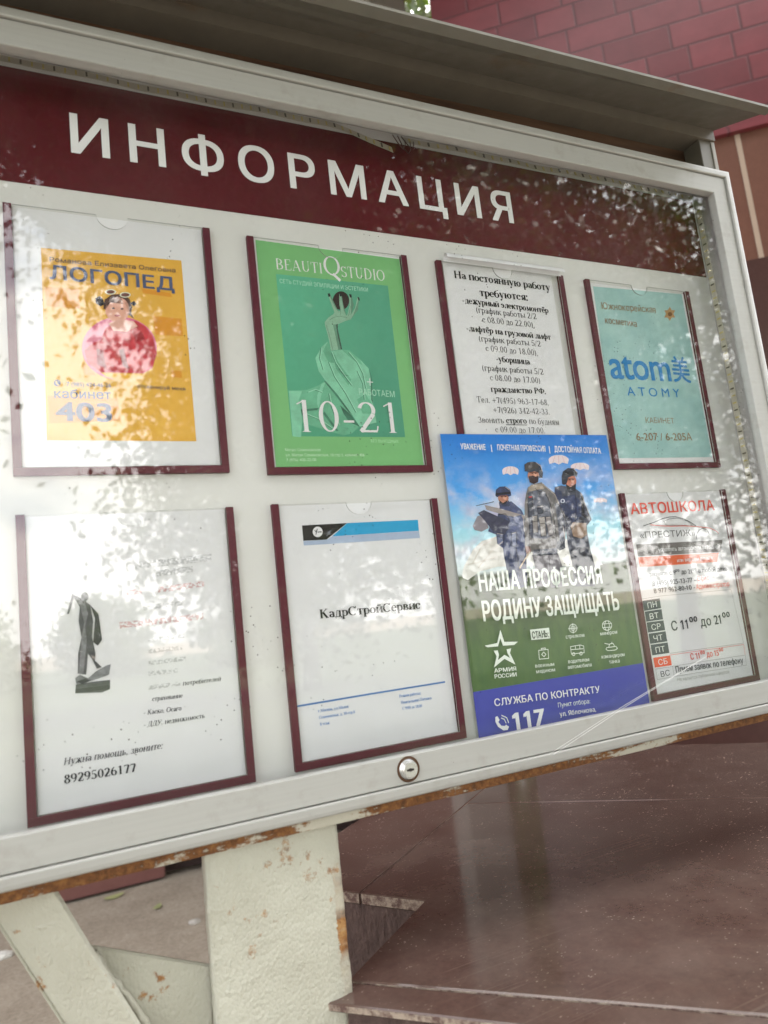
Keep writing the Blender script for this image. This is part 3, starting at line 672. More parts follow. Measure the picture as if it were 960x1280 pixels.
q(n1, 'picture_table', M(K, [(420, 722), (640, 728), (610, 752), (560, 764), (500, 762), (445, 745)]), ink(228, 160, 40), i=2)
q(n1, 'printed_coat', M(K, [(420, 545), (445, 480), (500, 455), (560, 455), (610, 440), (660, 470), (700, 520), (725, 620), (700, 700), (650, 728), (420, 722), (345, 668), (330, 600), (380, 560)]), RED, i=3)
q(n1, 'printed_coat_fold', M(K, [(515, 600), (545, 590), (560, 660), (575, 705), (540, 690)]), ink(120, 30, 42), i=4)
q(n1, 'printed_coat_fold', M(K, [(395, 590), (430, 600), (450, 700), (400, 680)]), ink(135, 42, 52), i=4)
q(n1, 'printed_coat_fold', M(K, [(600, 520), (640, 500), (660, 540), (612, 560)]), ink(150, 38, 48), i=4)
q(n1, 'printed_hair', M(K, [(432, 375), (440, 325), (480, 297), (530, 295), (575, 320), (590, 365), (585, 400), (600, 430), (560, 400), (550, 350), (470, 340), (445, 380)]), ink(85, 58, 50), i=4)
q(n1, 'printed_bow', M(K, [(388, 318), (412, 305), (432, 325), (440, 352), (418, 362), (392, 345)]), ink(40, 38, 48), i=5)
q(n1, 'printed_bow', M(K, [(580, 345), (600, 332), (614, 348), (600, 362)]), ink(40, 38, 48), i=5)
q(n1, 'printed_face', M(K, circ(510, 380, 66, 68)), ink(214, 160, 140), i=4)
q(n1, 'printed_hand', M(K, [(460, 455), (520, 430), (600, 445), (620, 470), (560, 500), (490, 495)]), ink(215, 165, 150), i=5)
for gx in (472, 552):
    q(n1, 'printed_goggle', M(K, circ(gx, 283+(gx-472)*0.2, 30, 15)), ink(240, 215, 190), i=6); q(n1, 'printed_lens', M(K, circ(gx, 283+(gx-472)*0.2, 23, 10)), ink(110, 70, 65), i=7)
for ex in (487, 535): q(n1, 'printed_eye', M(K, circ(ex, 372+(ex-487)*.08, 8, 5)), ink(70, 45, 45), i=6)
q(n1, 'printed_mouth', M(K, circ(508, 412, 16, 6)), ink(170, 80, 80), i=6)
def wr_(o, t, a, b_, h, mat, **kw): return write(o, t, K(*a), K(*b_), h/SCL, mat, kw.pop('Y', YP-0.0002), **kw)
SCL = 4.3636
wr_(n1, 'Романова Елизавета Олеговна', (140, 118), (826, 178), 25, ink(105, 88, 78), bold=0.6)
wr_(n1, 'ЛОГОПЕД', (140, 212), (822, 277), 76, BLU, bold=2.2)
wr_(n1, '7 (985) 424-46-26', (232, 797), (475, 804), 23, BLU, bold=0.5)
q(n1, 'phone_mark', M(K, circ(181, 780, 19, 18)), BLU, i=2); q(n1, 'phone_mark', M(K, [(172, 770), (178, 768), (182, 778), (180, 783), (188, 789), (193, 787), (191, 793), (184, 793), (174, 782)]), ORA, i=3)
wr_(n1, 'кабинет', (165, 862), (475, 868), 50, BLU, bold=1.5)
wr_(n1, '403', (175, 984), (482, 990), 104, BLU, bold=2.5)
wr_(n1, 'отсканируй меня', (618, 806), (880, 822), 20, ink(95, 82, 85), bold=0.4)

# 2 beauty studio
n2 = sheet('notice_sheet', 'green beauty studio sheet with a raised hand holding a dark ball', 'two', m4=(0.0012, 0.0012, 0.0025, 0.0006))
K = crop(290, 270, 3.4286); SCL = 3.4286
q(n2, 'green_field', M(K, [(100, 102), (717, 185), (823, 1077), (189, 1082)]), ink(116, 174, 114))
def m_bk():
    s = NT('picture_backdrop'); gz = s.range(s.axis(2), 1.67, 1.92); gx = s.range(s.axis(0), 0.03, 0.20)
    c = s.mix(gz, alb(72, 150, 116), alb(92, 172, 138)); s.base(s.mix(s.math('MULTIPLY', gx, 0.55), c, alb(62, 128, 106))); s.rough(0.55); return s.m
q(n2, 'picture_field', M(K, [(188, 248), (668, 299), (742, 948), (258, 944)]), m_bk(), i=1)
W2 = ink(226, 240, 226)
wr_(n2, 'BEAUTI', (190, 228), (388, 247), 46, W2, font='serif', bold=1, tw=(9.5, 2.6)); wr_(n2, 'Q', (396, 250), (466, 256), 80, W2, font='serif', tw=(10, 2.8)); wr_(n2, 'STUDIO', (470, 262), (656, 279), 47, W2, font='serif', tw=(9.5, 2.6))
wr_(n2, 'СЕТЬ СТУДИЙ ЭПИЛЯЦИИ И ЭСТЕТИКИ', (205, 287), (583, 325), 18, ink(170, 215, 190))
K = crop(340, 340, 5.647); SCL = 5.647
SK1, SK2, SK3 = cloth(132, 172, 146, 30, .85, 1.12), cloth(92, 132, 110, 30, .8, 1.2), cloth(50, 78, 66)
q(n2, 'printed_ball', M(K, circ(487, 202, 58, 66)), ink(46, 30, 30), i=2)
q(n2, 'printed_arm', M(K, [(372, 352), (398, 322), (432, 298), (452, 268), (500, 285), (545, 318), (562, 332), (520, 345), (468, 368), (464, 400), (480, 470), (496, 546), (416, 556), (396, 450), (374, 376)]), SK1, i=3)
q(n2, 'printed_arm_shade', M(K, [(430, 372), (466, 366), (464, 400), (496, 546), (468, 548), (448, 450)]), SK2, i=4)
q(n2, 'printed_arm_shade', M(K, [(452, 372), (466, 368), (464, 400), (496, 546), (486, 546), (462, 440)]), SK3, i=5)
for pl in ([(393, 152), (408, 150), (446, 232), (472, 285), (446, 296), (426, 246)], [(474, 150), (490, 148), (502, 225), (526, 312), (496, 322), (476, 235)], [(544, 156), (560, 158), (577, 232), (556, 312), (524, 330), (548, 240)], [(603, 176), (616, 180), (606, 270), (562, 326), (540, 330), (586, 255)]):
    q(n2, 'printed_finger', M(K, pl), SK1, i=5)
    q(n2, 'printed_finger_shade', M(K, [pl[1], pl[2], pl[3], ((pl[3][0]+pl[2][0])/2-8, (pl[3][1]+pl[2][1])/2), (pl[1][0]-4, pl[1][1]+12)]), SK2, i=6)
    q(n2, 'printed_nail', M(K, [(pl[0][0], pl[0][1]), (pl[1][0], pl[1][1]), (pl[1][0]+4, pl[1][1]+22), (pl[0][0]+6, pl[0][1]+24)]), ink(34, 42, 42), i=7)
C1, C2, C3 = cloth(122, 186, 154, 26, .80, 1.18), cloth(98, 165, 132, 26, .78, 1.2), cloth(58, 112, 90, 30)
q(n2, 'printed_robe', M(K, [(118, 838), (250, 832), (330, 800), (372, 770), (460, 860), (560, 1010), (612, 1098), (560, 1142), (500, 1152), (430, 1132), (330, 1100), (212, 1062), (206, 1166), (146, 1160)]), C2, i=2)
q(n2, 'printed_robe_fold', M(K, [(118, 838), (212, 842), (190, 900), (206, 980), (212, 1062), (206, 1166), (146, 1160)]), C1, i=3)
q(n2, 'printed_robe_fold', M(K, [(200, 970), (330, 960), (320, 975), (240, 985), (235, 1035), (212, 1010)]), C3, i=3)
q(n2, 'printed_robe_fold', M(K, [(320, 870), (350, 790), (378, 775), (352, 850), (330, 960), (318, 930)]), C1, i=3)
q(n2, 'printed_robe_fold', M(K, [(370, 985), (470, 1120), (455, 1125), (360, 1000)]), C3, i=3)
q(n2, 'printed_sleeve', M(K, [(394, 490), (350, 528), (306, 608), (330, 700), (374, 764), (460, 862), (560, 1000), (620, 1092), (738, 1062), (714, 940), (706, 740), (682, 680), (622, 618), (545, 552), (492, 548), (416, 560)]), C1, i=4)
for pl in ([(374, 764), (460, 862), (560, 1000), (545, 995), (440, 860), (368, 772)], [(462, 655), (478, 690), (520, 725), (545, 735), (510, 735), (470, 690)], [(682, 680), (706, 740), (712, 930), (700, 900), (696, 750)], [(480, 940), (560, 1010), (620, 1092), (545, 1060), (505, 1000)]):
    q(n2, 'printed_sleeve_fold', M(K, pl), C3, i=5)
for pl in ([(394, 490), (416, 560), (440, 640), (400, 640), (360, 560)], [(492, 548), (545, 552), (622, 618), (640, 660), (560, 610)], [(600, 900), (660, 860), (712, 940), (720, 1000), (640, 1000)], [(430, 560), (470, 640), (560, 760), (540, 800), (450, 680)]):
    q(n2, 'printed_sleeve_fold', M(K, pl), C2, i=5)
for pts in ([(420, 570), (446, 640), (500, 720), (560, 800)], [(400, 640), (440, 740), (520, 860), (590, 990)], [(345, 540), (335, 610), (360, 690)], [(540, 570), (600, 640), (640, 720), (660, 820)], [(250, 850), (300, 830), (350, 850)], [(230, 1000), (330, 1040), (430, 1110)], [(400, 860), (420, 960), (470, 1080)], [(600, 700), (640, 790), (650, 900)]):
    line(n2, 'printed_crease', M(K, pts), 0.8, C3, YP-0.00056)
    line(n2, 'printed_crease', M(K, [(x+7, y-2) for x, y in pts]), 0.8, ink(150, 205, 176), YP-0.00060)
for pts in ([(404, 340), (440, 318), (480, 312), (530, 322)], [(384, 376), (412, 470), (428, 548)], [(480, 230), (484, 300)], [(556, 240), (540, 310)]): line(n2, 'printed_crease', M(K, pts), 0.6, SK2, YP-0.00066)
W3 = ink(216, 226, 220)
wr_(n2, '10-21', (190, 1128), (884, 1136), 226, W3, font='serif', tw=(8.5, 2.6), Y=YP-0.0010)
wr_(n2, 'РАБОТАЕМ', (616, 866), (868, 884), 44, ink(165, 208, 185), Y=YP-0.0009)
line(n2, 'plus_mark', M(K, [(672, 775), (712, 778)]), 0.9, W3, YP-0.0009); line(n2, 'plus_mark', M(K, [(690, 752), (693, 800)]), 0.9, W3, YP-0.0010)
K = crop(290, 270, 3.4286); SCL = 3.4286
wr_(n2, 'БЕЗ ВЫХОДНЫХ', (596, 970), (714, 972), 13, ink(170, 215, 170))
for t_, a_, b_ in (('Метро Семеновская', (228, 1008), (380, 1008)), ('ул. Малая Семеновская, 10 стр 5, кабинет 406', (230, 1030), (568, 1030)), ('7 (976) 400-22-00', (233, 1052), (362, 1050))):
    wr_(n2, t_, a_, b_, 13, ink(188, 226, 186))

# 3 vacancies (two sheets, the top edge curling forward out of the pocket)
n3 = sheet('notice_sheet', 'white vacancy list in black print with a curled top edge', 'three', m4=(0.004, 0.012, 0.001, 0.0006))
K = crop(520, 300, 2.4); SCL = 2.4
a, b_ = at(*K(78, 66), -0.002), at(*K(428, 108), -0.002)
m = MB(); zt = Z0-0.002; prof = [(-0.0066, zt-0.0005), (-0.0062, zt+0.004), (-0.0085, zt+0.008), (-0.0125, zt+0.0095), (-0.0165, zt+0.006), (-0.0180, zt+0.001)]
for y, z in prof: m.v += [(a.x, y, z), (b_.x, y, z-0.001)]
for i in range(len(prof)-1): m.f.append([2*i, 2*i+1, 2*i+3, 2*i+2]); m.mi.append(0)
m.build('curled_edge', PAPER, n3, smooth=True)
BK = ink(38, 36, 38); BK2 = ink(52, 50, 52)
for t_, a_, b_, h_, bo in (('На постоянную работу', (115, 114), (403, 153), 22, 1), ('требуются:', (192, 168), (336, 182), 22, 1), ('-дежурный электромонтёр', (140, 189), (398, 220), 18, 1), ('(график работы 2/2', (182, 218), (362, 238), 18, 0), ('с 08.00 до 22.00),', (200, 247), (356, 263), 18, 0),
        ('-лифтёр на грузовой лифт', (152, 273), (405, 300), 18, 1), ('(график работы 5/2', (190, 304), (375, 320), 18, 0), ('с 09.00 до 18.00),', (210, 333), (366, 347), 18, 0), ('-уборщица', (242, 365), (343, 374), 18, 1), ('(график работы 5/2', (200, 392), (383, 404), 18, 0), ('с 08.00 до 17.00)', (223, 421), (373, 430), 18, 0),
        ('гражданство РФ.', (225, 456), (390, 462), 18, 1), ('Тел. +7(495) 963-17-68,', (183, 487), (398, 496), 18, 0), ('+7(926) 342-42-33.', (233, 518), (401, 524), 18, 0), ('Звонить', (187, 548), (264, 550), 18, 0), ('строго', (271, 550), (333, 551), 18, 1), ('по будням', (340, 552), (430, 555), 18, 0), ('с 09.00 до 17.00.', (239, 577), (387, 580), 18, 0)):
    wr_(n3, t_, a_, b_, h_, BK if bo else BK2, font='serif', bold=bo)
line(n3, 'underline', M(K, [(271, 554), (333, 555)]), 0.8, BK, YP-0.0003)

# 4 teal sheet
n4 = sheet('notice_sheet', 'pale teal cosmetics sheet with a blue logo and brown office number', 'four', m4=(0.0012, 0.0012, 0.004, 0.0006))
K = crop(720, 340, 5.12); SCL = 5.12
def m_teal():
    s = NT('teal_print'); s.base(s.ramp(s.noise(14, 5), [(0.35, alb(140, 178, 176)), (0.65, alb(158, 192, 188))])); s.rough(0.6); return s.m
q(n4, 'teal_field', M(K, [(108, 92), (676, 142), (872, 1185), (262, 1192)]), m_teal())
AT = ink(40, 120, 178); BR = ink(142, 118, 92)
wr_(n4, 'Южнокорейская', (165, 236), (512, 262), 42, BR, bold=0.4); wr_(n4, 'косметика', (188, 328), (392, 352), 42, BR, bold=0.4)
wr_(n4, 'atom', (225, 678), (614, 699), 190, AT, bold=1.6, space=0.95); wr_(n4, '美', (624, 688), (736, 697), 128, AT, bold=1.5)
wr_(n4, 'A T O M Y', (330, 790), (666, 803), 58, AT, bold=0.2)
wr_(n4, 'КАБИНЕТ', (448, 966), (630, 970), 36, BR); wr_(n4, '6-207 / 6-205А', (388, 1078), (745, 1078), 50, BR, bold=0.4)
q(n4, 'printed_flower', M(K, [(600+(40 if i % 2 else 24)*math.cos(i*math.pi/6), 268+(46 if i % 2 else 28)*math.sin(i*math.pi/6)) for i in range(12)]), ink(170, 135, 95), i=2); q(n4, 'printed_flower_heart', M(K, circ(602, 270, 14)), ink(120, 85, 55), i=3)

# 5 legal help
n5 = sheet('notice_sheet', 'white legal help sheet with a small grey statue and a bold phone number', 'five')
K = crop(40, 680, 3.4286); SCL = 3.4286
def smudge(name, c, seed):           # print too soft to read: uneven letter-sized marks
    s = NT(name); f = s.ramp(s.noise(1, 2, 0.5, vec=s.map((330, 40, 420), (seed, 0, 0))), [(0.44, 0.0), (0.54, 1.0)])
    s.base(s.mix(f, (0.83, 0.83, 0.84), c)); s.rough(0.7); return s.m
SG, SR = smudge('soft_grey_print', (0.55, 0.55, 0.56), 3), smudge('soft_red_print', (0.66, 0.42, 0.42), 9)
for (x0, y0, x1, y1, h_, mt) in ((445, 108, 770, 72, 30, SG), (530, 140, 690, 120, 26, SG), (405, 220, 470, 212, 22, SR), (540, 208, 738, 182, 24, SR), (478, 285, 650, 262, 20, SG), (375, 362, 735, 322, 26, SR), (500, 420, 655, 402, 18, SG), (500, 470, 645, 452, 18, SG), (500, 520, 660, 500, 18, SG), (500, 565, 625, 550, 18, SG), (500, 625, 636, 607, 18, SG)):
    q(n5, 'faint_print', M(K, [(x0, y0), (x1, y1), (x1-1, y1-h_), (x0-1, y0-h_)]), mt, i=1)
IT = ink(60, 58, 68)
for t_, a_, b_, h_, bo in (('потребителей', (645, 607), (812, 586), 20, 1), ('страхование', (515, 674), (646, 658), 20, 1), ('- Каско, Осаго', (480, 733), (641, 713), 21, 1), ('- ДДУ, недвижимость', (480, 785), (740, 745), 21, 1), ('Нужна помощь, звоните:', (135, 948), (562, 876), 30, 1)):
    wr_(n5, t_, a_, b_, h_, IT, font='serif', bold=bo, italic=0.25, tw=(11, 4.2))
wr_(n5, '89295026177', (138, 1028), (447, 975), 38, ink(45, 43, 52), font='serif', bold=1)
G1, G2, G3 = cloth(72, 72, 76, 150), cloth(112, 112, 116, 150), cloth(48, 48, 52, 150)
for pl, mt in (([(185, 640), (188, 602), (260, 590), (335, 582), (334, 622), (300, 636)], G1), ([(185, 640), (186, 622), (333, 604), (334, 622)], G3), ([(190, 600), (185, 575), (205, 560), (240, 575), (275, 545), (320, 520), (338, 515), (330, 560), (280, 578), (230, 595)], G2),
        ([(196, 555), (198, 470), (212, 400), (200, 330), (205, 270), (228, 245), (250, 262), (262, 330), (258, 400), (272, 470), (270, 500), (300, 528), (278, 535), (255, 490), (240, 470), (232, 560)], G1), ([(205, 270), (180, 230), (158, 300), (150, 300), (172, 215), (215, 235), (228, 250)], G1), ([(250, 262), (285, 300), (300, 410), (282, 436), (262, 420), (270, 320)], G3),
        ([(212, 400), (225, 330), (235, 420), (220, 560), (200, 555)], G2), (circ(226, 226, 16, 20), G2), ([(205, 262), (225, 248), (240, 300), (228, 350)], G2), ([(190, 590), (230, 575), (250, 585), (215, 600)], G3)):
    q(n5, 'printed_statue', M(K, pl), mt, i=2+rnd.randint(0, 0)); LY[0] += 1
for i, o in enumerate([c for c in bpy.data.objects if c.name.startswith('printed_statue')]): o.location.y -= 0.00006*i

# 6 nearly blank sheet with blue banner
n6 = sheet('notice_sheet', 'nearly blank white sheet with a black and blue banner above the lock', 'six')
K = crop(370, 640, 5.647); SCL = 5.647
q(n6, 'banner', M(K, [(42, 95), (360, 78), (215, 195), (52, 203)]), ink(48, 46, 44)); q(n6, 'banner', M(K, [(362, 78), (860, 55), (868, 132), (255, 172)]), ink(52, 152, 196)); q(n6, 'banner', M(K, [(253, 173), (868, 133), (875, 183), (55, 237), (52, 205), (216, 196)]), ink(160, 174, 196))
q(n6, 'banner_disc', M(K, circ(153, 140, 35, 37)), ink(222, 224, 226), i=2)
line(n6, 'banner_mark', M(K, [(133, 128), (142, 142), (150, 120), (141, 158)]), 0.9, ink(90, 90, 92), YP-0.0004); line(n6, 'banner_mark', M(K, [(155, 142), (180, 140)]), 1.2, ink(110, 112, 116), YP-0.0004)
K = crop(330, 600, 3.3667); SCL = 3.3667
wr_(n6, 'КадрСтройСервис', (236, 583), (660, 541), 38, ink(36, 34, 36), font='serif', bold=1)
line(n6, 'blue_rule', M(K, [(142, 952), (450, 900), (760, 850)]), 1.8, ink(82, 118, 172), YP-0.0002)
BT = ink(104, 136, 186)
for t_, a_, b_ in (('г.Москва, ул.Малая', (228, 978), (356, 958)), ('Семеновская, д. 30 стр.8', (232, 1006), (383, 981)), ('8 этаж', (236, 1034), (276, 1027)), ('Режим работы:', (570, 916), (660, 902)), ('Понедельник-Пятница', (577, 943), (706, 922)), ('С 9:00 до 18:00', (583, 968), (666, 956))):
    wr_(n6, t_, a_, b_, 13, BT, font='serif', bold=1)

# 7 army poster, stuck over the others
YQ = -0.0078
a0, a1 = at(550.2, 542.5, YQ), at(763, 549, YQ)
pr = thing('poster', 'blue and green army recruiting poster with three soldiers under parachutes', 'poster', ((a0.x+a1.x)/2, 0, 1.27), 'printed notices behind the glass')
PZ1, PZ0 = a0.z, 1.262; PXL, PXR = a0.x, a0.x+0.2925
def m_poster():
    ZH = (at(600, 715, YQ).z-PZ0)/(PZ1-PZ0)
    s = NT('poster_print'); z = s.range(s.axis(2), PZ0, PZ1); x = s.range(s.axis(0), PXL, PXR)
    gr = s.ramp(z, [(0.0, alb(66, 94, 54)), (0.30, alb(58, 84, 48)), (0.42, alb(62, 72, 52)), (ZH-0.012, alb(78, 82, 66)), (ZH, alb(196, 206, 206)), (0.68, alb(150, 200, 226)), (0.80, alb(82, 150, 212)), (1.0, alb(44, 110, 188))])
    cl = s.noise(1, 7, 0.55, vec=s.map((13, 1, 20), (2.3, 0, 0.7))); band = s.ramp(z, [(0.54, 0.0), (0.62, 1.0), (0.80, 1.0), (0.93, 0.0)])
    f = s.math('MULTIPLY', s.ramp(cl, [(0.44, 0.0), (0.66, 1.0)]), band)
    c = s.mix(f, gr, s.ramp(s.noise(30, 5), [(0.3, alb(165, 160, 190)), (0.7, alb(222, 208, 208))]))
    vg = s.math('MULTIPLY', s.ramp(s.noise(1, 6, 0.6, vec=s.map((60, 1, 22))), [(0.40, 0.0), (0.70, 1.0)]), s.ramp(z, [(ZH-0.02, 1.0), (ZH, 0.0)]))
    c = s.mix(s.math('MULTIPLY', vg, 0.5), c, alb(86, 108, 58))
    s.base(c); s.rough(0.28); return s.m
m = MB(); m.box(PXL, PXR, YQ, YQ+0.0003, PZ0, PZ1); m.build('paper', m_poster(), pr)
def qp(name, pts, mt, i=1): return shape(pr, name, pts, mt, YQ-0.0001*i)
K = crop(600, 760, 4.8)
zb = at(*K(0, 498), YQ).z
m = MB(); m.box(PXL, PXR, YQ-0.0001, YQ-0.00005, PZ0, zb); m.build('blue_band', ink(64, 68, 150), pr)
WP = ink(228, 230, 228); WT = ink(206, 212, 204)
K = crop(560, 560, 4.8); SCL = 4.8
# parachutes and cloud
for cx, cy_, rx, ry in ((375, 138, 50, 28), (664, 72, 60, 30), (792, 112, 56, 24), (915, 315, 40, 16)):
    qp('printed_parachute', M(K, circ(cx, cy_, rx, ry, 18, 180, 360)+[(cx+rx*0.9, cy_+ry*0.8), (cx+rx*.4, cy_+ry*.5), (cx, cy_+ry*0.9), (cx-rx*.4, cy_+ry*.5), (cx-rx*0.9, cy_+ry*0.8)]), ink(208, 194, 196), 2)
    for k_ in (-.5, 0, .5): line(pr, 'parachute_seam', M(K, [(cx+k_*rx*.7, cy_-ry*.85), (cx+k_*rx*1.2, cy_+ry*.6)]), 0.6, ink(190, 150, 156), YQ-0.0003)
def m_canopyprint():
    s = NT('grounded_parachute_print'); s.base(s.ramp(s.noise(22, 5), [(0.3, alb(188, 184, 176)), (0.7, alb(222, 216, 210))])); s.rough(0.3); return s.m
MC = m_canopyprint()
qp('printed_parachute', M(K, [(85, 760), (95, 710), (150, 610), (200, 560), (290, 530), (420, 560), (560, 560), (700, 540), (800, 600), (880, 640), (930, 700), (880, 712), (600, 706), (300, 712), (190, 742), (120, 792), (90, 780)]), MC, 2)
for pts in ([(150, 690), (200, 590), (290, 535)], [(180, 720), (260, 620), (330, 560)], [(110, 700), (170, 690), (300, 650)]): line(pr, 'parachute_seam', M(K, pts), 0.7, ink(196, 186, 176), YQ-0.0003)
# three soldiers, back to front
U1, U2, U3, U4 = cloth(88, 90, 102), cloth(66, 68, 82), cloth(46, 48, 60), cloth(108, 104, 104)
V1, V2, V3 = cloth(66, 72, 104), cloth(50, 56, 86), cloth(86, 92, 122)
SKN = ink(170, 122, 104); DK = ink(44, 42, 48)
J = [2]
def fig(*parts):
    for nm, pl, mt in parts:
        J[0] += 0.22; qp(nm, M(K, pl), mt, J[0])
fig(('printed_soldier', [(285, 470), (250, 470), (240, 500), (290, 520), (300, 580), (330, 600), (335, 650), (352, 720), (380, 830), (470, 830), (470, 640), (465, 520), (455, 400), (440, 370), (380, 320), (315, 330), (300, 400)], V1),
    ('printed_trousers', [(335, 640), (470, 640), (475, 830), (430, 840), (425, 740), (410, 830), (375, 830), (350, 720)], V2), ('printed_jacket_shade', [(300, 400), (340, 380), (350, 480), (335, 600), (300, 575), (288, 500)], V2), ('printed_pouch', [(290, 510), (330, 515), (330, 580), (296, 575)], V3), ('printed_pouch', [(380, 510), (410, 505), (412, 585), (385, 590)], V3), ('printed_pouch', [(415, 500), (455, 495), (455, 580), (420, 585)], V1),
    ('printed_neck', [(305, 325), (365, 315), (372, 350), (310, 352)], V2), ('printed_face', circ(332, 298, 32, 36), SKN), ('printed_beard', [(306, 312), (330, 330), (358, 312), (350, 332), (330, 340), (312, 330)], DK), ('printed_helmet', [(284, 285), (288, 250), (310, 232), (345, 230), (372, 248), (380, 285), (362, 292), (350, 282), (305, 290), (294, 296)], V2), ('printed_helmet_band', [(288, 270), (376, 262), (378, 275), (290, 284)], DK),
    ('printed_drone_wing', [(148, 470), (175, 410), (215, 395), (245, 480), (200, 502), (160, 492)], ink(128, 122, 128)), ('printed_drone_body', [(180, 390), (215, 372), (300, 410), (370, 440), (372, 470), (340, 515), (270, 500), (215, 430)], ink(60, 60, 78)), ('printed_drone_wing', [(220, 342), (300, 360), (460, 405), (458, 425), (330, 400), (230, 370)], ink(140, 132, 130)), ('printed_propeller', [(168, 345), (275, 320), (278, 324), (170, 348)], DK), ('printed_sleeve', [(380, 420), (440, 400), (462, 470), (410, 500), (360, 470)], V3))
fig(('printed_soldier', [(640, 235), (680, 225), (760, 240), (800, 270), (850, 400), (862, 430), (830, 470), (850, 590), (880, 700), (882, 830), (760, 830), (745, 690), (720, 590), (705, 470), (690, 380), (640, 270)], U2), ('printed_trousers', [(735, 600), (850, 590), (882, 710), (880, 830), (830, 830), (815, 690), (800, 830), (762, 830), (745, 690)], U3), ('printed_vest', [(690, 290), (760, 280), (800, 330), (800, 420), (740, 450), (700, 400)], V2), ('printed_bag', [(735, 470), (750, 445), (830, 450), (835, 520), (800, 545), (750, 530)], ink(138, 116, 100)), ('printed_strap', [(800, 270), (815, 300), (820, 400), (850, 410), (835, 430), (800, 400)], DK), ('printed_arm', [(640, 245), (680, 260), (700, 370), (690, 380), (645, 290)], V2), ('printed_patch', circ(688, 318, 13), ink(180, 184, 196)), ('printed_patch_cross', circ(688, 318, 7), V2), ('printed_hand', [(790, 410), (830, 420), (828, 450), (790, 440)], U3),
    ('printed_face', circ(738, 200, 32, 40), ink(178, 116, 96)), ('printed_scarf', [(706, 215), (735, 235), (768, 212), (766, 250), (715, 250)], DK), ('printed_helmet', [(684, 215), (682, 170), (690, 140), (720, 120), (755, 122), (778, 150), (772, 172), (745, 168), (722, 178), (712, 215), (696, 222)], U3), ('printed_goggles', [(700, 140), (770, 142), (772, 160), (705, 160)], DK))
fig(('printed_soldier', [(480, 235), (520, 215), (560, 205), (600, 240), (640, 270), (665, 330), (700, 400), (708, 470), (700, 600), (690, 610), (660, 600), (655, 640), (690, 720), (700, 830), (530, 830), (520, 700), (505, 620), (490, 630), (465, 620), (458, 480), (460, 330), (470, 270)], U4), ('printed_trousers', [(505, 640), (660, 632), (690, 720), (696, 830), (620, 840), (610, 720), (600, 830), (530, 830), (520, 700)], cloth(112, 108, 114)), ('printed_vest', [(478, 270), (520, 240), (580, 260), (610, 330), (635, 520), (590, 545), (500, 540), (480, 430)], U1), ('printed_vest_shade', [(478, 270), (505, 262), (510, 540), (490, 520), (478, 400)], U2), ('printed_pouch', [(505, 410), (535, 405), (540, 505), (512, 510)], ink(134, 128, 126)), ('printed_pouch', [(545, 418), (580, 412), (590, 525), (560, 530)], ink(142, 136, 132)), ('printed_pouch', [(585, 415), (615, 410), (635, 520), (605, 528)], ink(126, 120, 120)), ('printed_pouch', [(535, 350), (570, 345), (572, 390), (540, 395)], U2), ('printed_sleeve_shade', [(640, 330), (665, 335), (705, 450), (700, 560), (670, 560), (655, 420)], U1), ('printed_sleeve_patch', [(655, 370), (690, 385), (695, 410), (660, 400)], U2), ('printed_sleeve_patch', [(660, 450), (705, 470), (700, 500), (665, 490)], U2), ('printed_hand', [(652, 560), (700, 555), (704, 600), (670, 616), (652, 600)], U3), ('printed_hand', [(462, 590), (492, 590), (498, 625), (470, 636)], ink(120, 84, 74)), ('printed_jacket_hem', [(508, 610), (655, 600), (657, 640), (512, 648)], U2),
    ('printed_collar', [(480, 240), (500, 220), (575, 215), (590, 240), (540, 250), (490, 262)], ink(140, 128, 116)), ('printed_face', circ(512, 165, 34, 36), SKN), ('printed_mask', [(482, 170), (512, 165), (545, 168), (540, 205), (515, 216), (490, 206)], ink(58, 44, 48)), ('printed_helmet', [(458, 100), (480, 84), (520, 82), (555, 100), (570, 150), (566, 180), (548, 178), (545, 150), (520, 140), (486, 148), (474, 140), (462, 140)], U3), ('printed_goggles', [(460, 98), (485, 86), (535, 92), (545, 118), (500, 130), (464, 128)], ink(66, 62, 64)), ('printed_pole', [(488, 620), (494, 622), (432, 725), (424, 722)], ink(190, 170, 150)))
def ol(pts, w_=0.55, mt=None, closed=False):
    J[0] += 0.1; line(pr, 'printed_outline', M(K, pts), w_, mt or ink(40, 38, 46), YQ-0.0001*J[0]-0.00005, closed)
HI = ink(176, 166, 158)
for pl in ([(505, 410), (535, 405), (540, 505), (512, 510)], [(545, 418), (580, 412), (590, 525), (560, 530)], [(585, 415), (615, 410), (635, 520), (605, 528)], [(535, 350), (570, 345), (572, 390), (540, 395)], [(290, 510), (330, 515), (330, 580), (296, 575)], [(380, 510), (410, 505), (412, 585), (385, 590)], [(735, 470), (750, 445), (830, 450), (835, 520), (800, 545), (750, 530)]):
    ol(pl, 0.5, None, True); ol([((pl[0][0]*2+pl[-1][0])/3+2, (pl[0][1]*2+pl[-1][1])/3), ((pl[1][0]*2+pl[2][0])/3-2, (pl[1][1]*2+pl[2][1])/3)], 0.5); ol([(pl[0][0]+3, pl[0][1]+3), (pl[1][0]-3, pl[1][1]+3)], 0.45, HI)
for pts in ([(580, 260), (612, 330), (636, 420), (652, 560)], [(505, 262), (512, 400)], [(478, 330), (490, 430), (486, 600)], [(505, 645), (655, 638)], [(605, 650), (612, 720), (606, 830)], [(655, 340), (690, 330)], [(300, 400), (345, 395), (372, 440)], [(410, 600), (430, 740)], [(760, 245), (770, 330), (765, 440)], [(690, 380), (740, 450)], [(815, 600), (822, 700), (812, 830)], [(520, 240), (548, 262), (580, 258)], [(715, 250), (740, 262), (766, 250)], [(640, 270), (668, 340), (700, 420)]): ol(pts, 0.7)
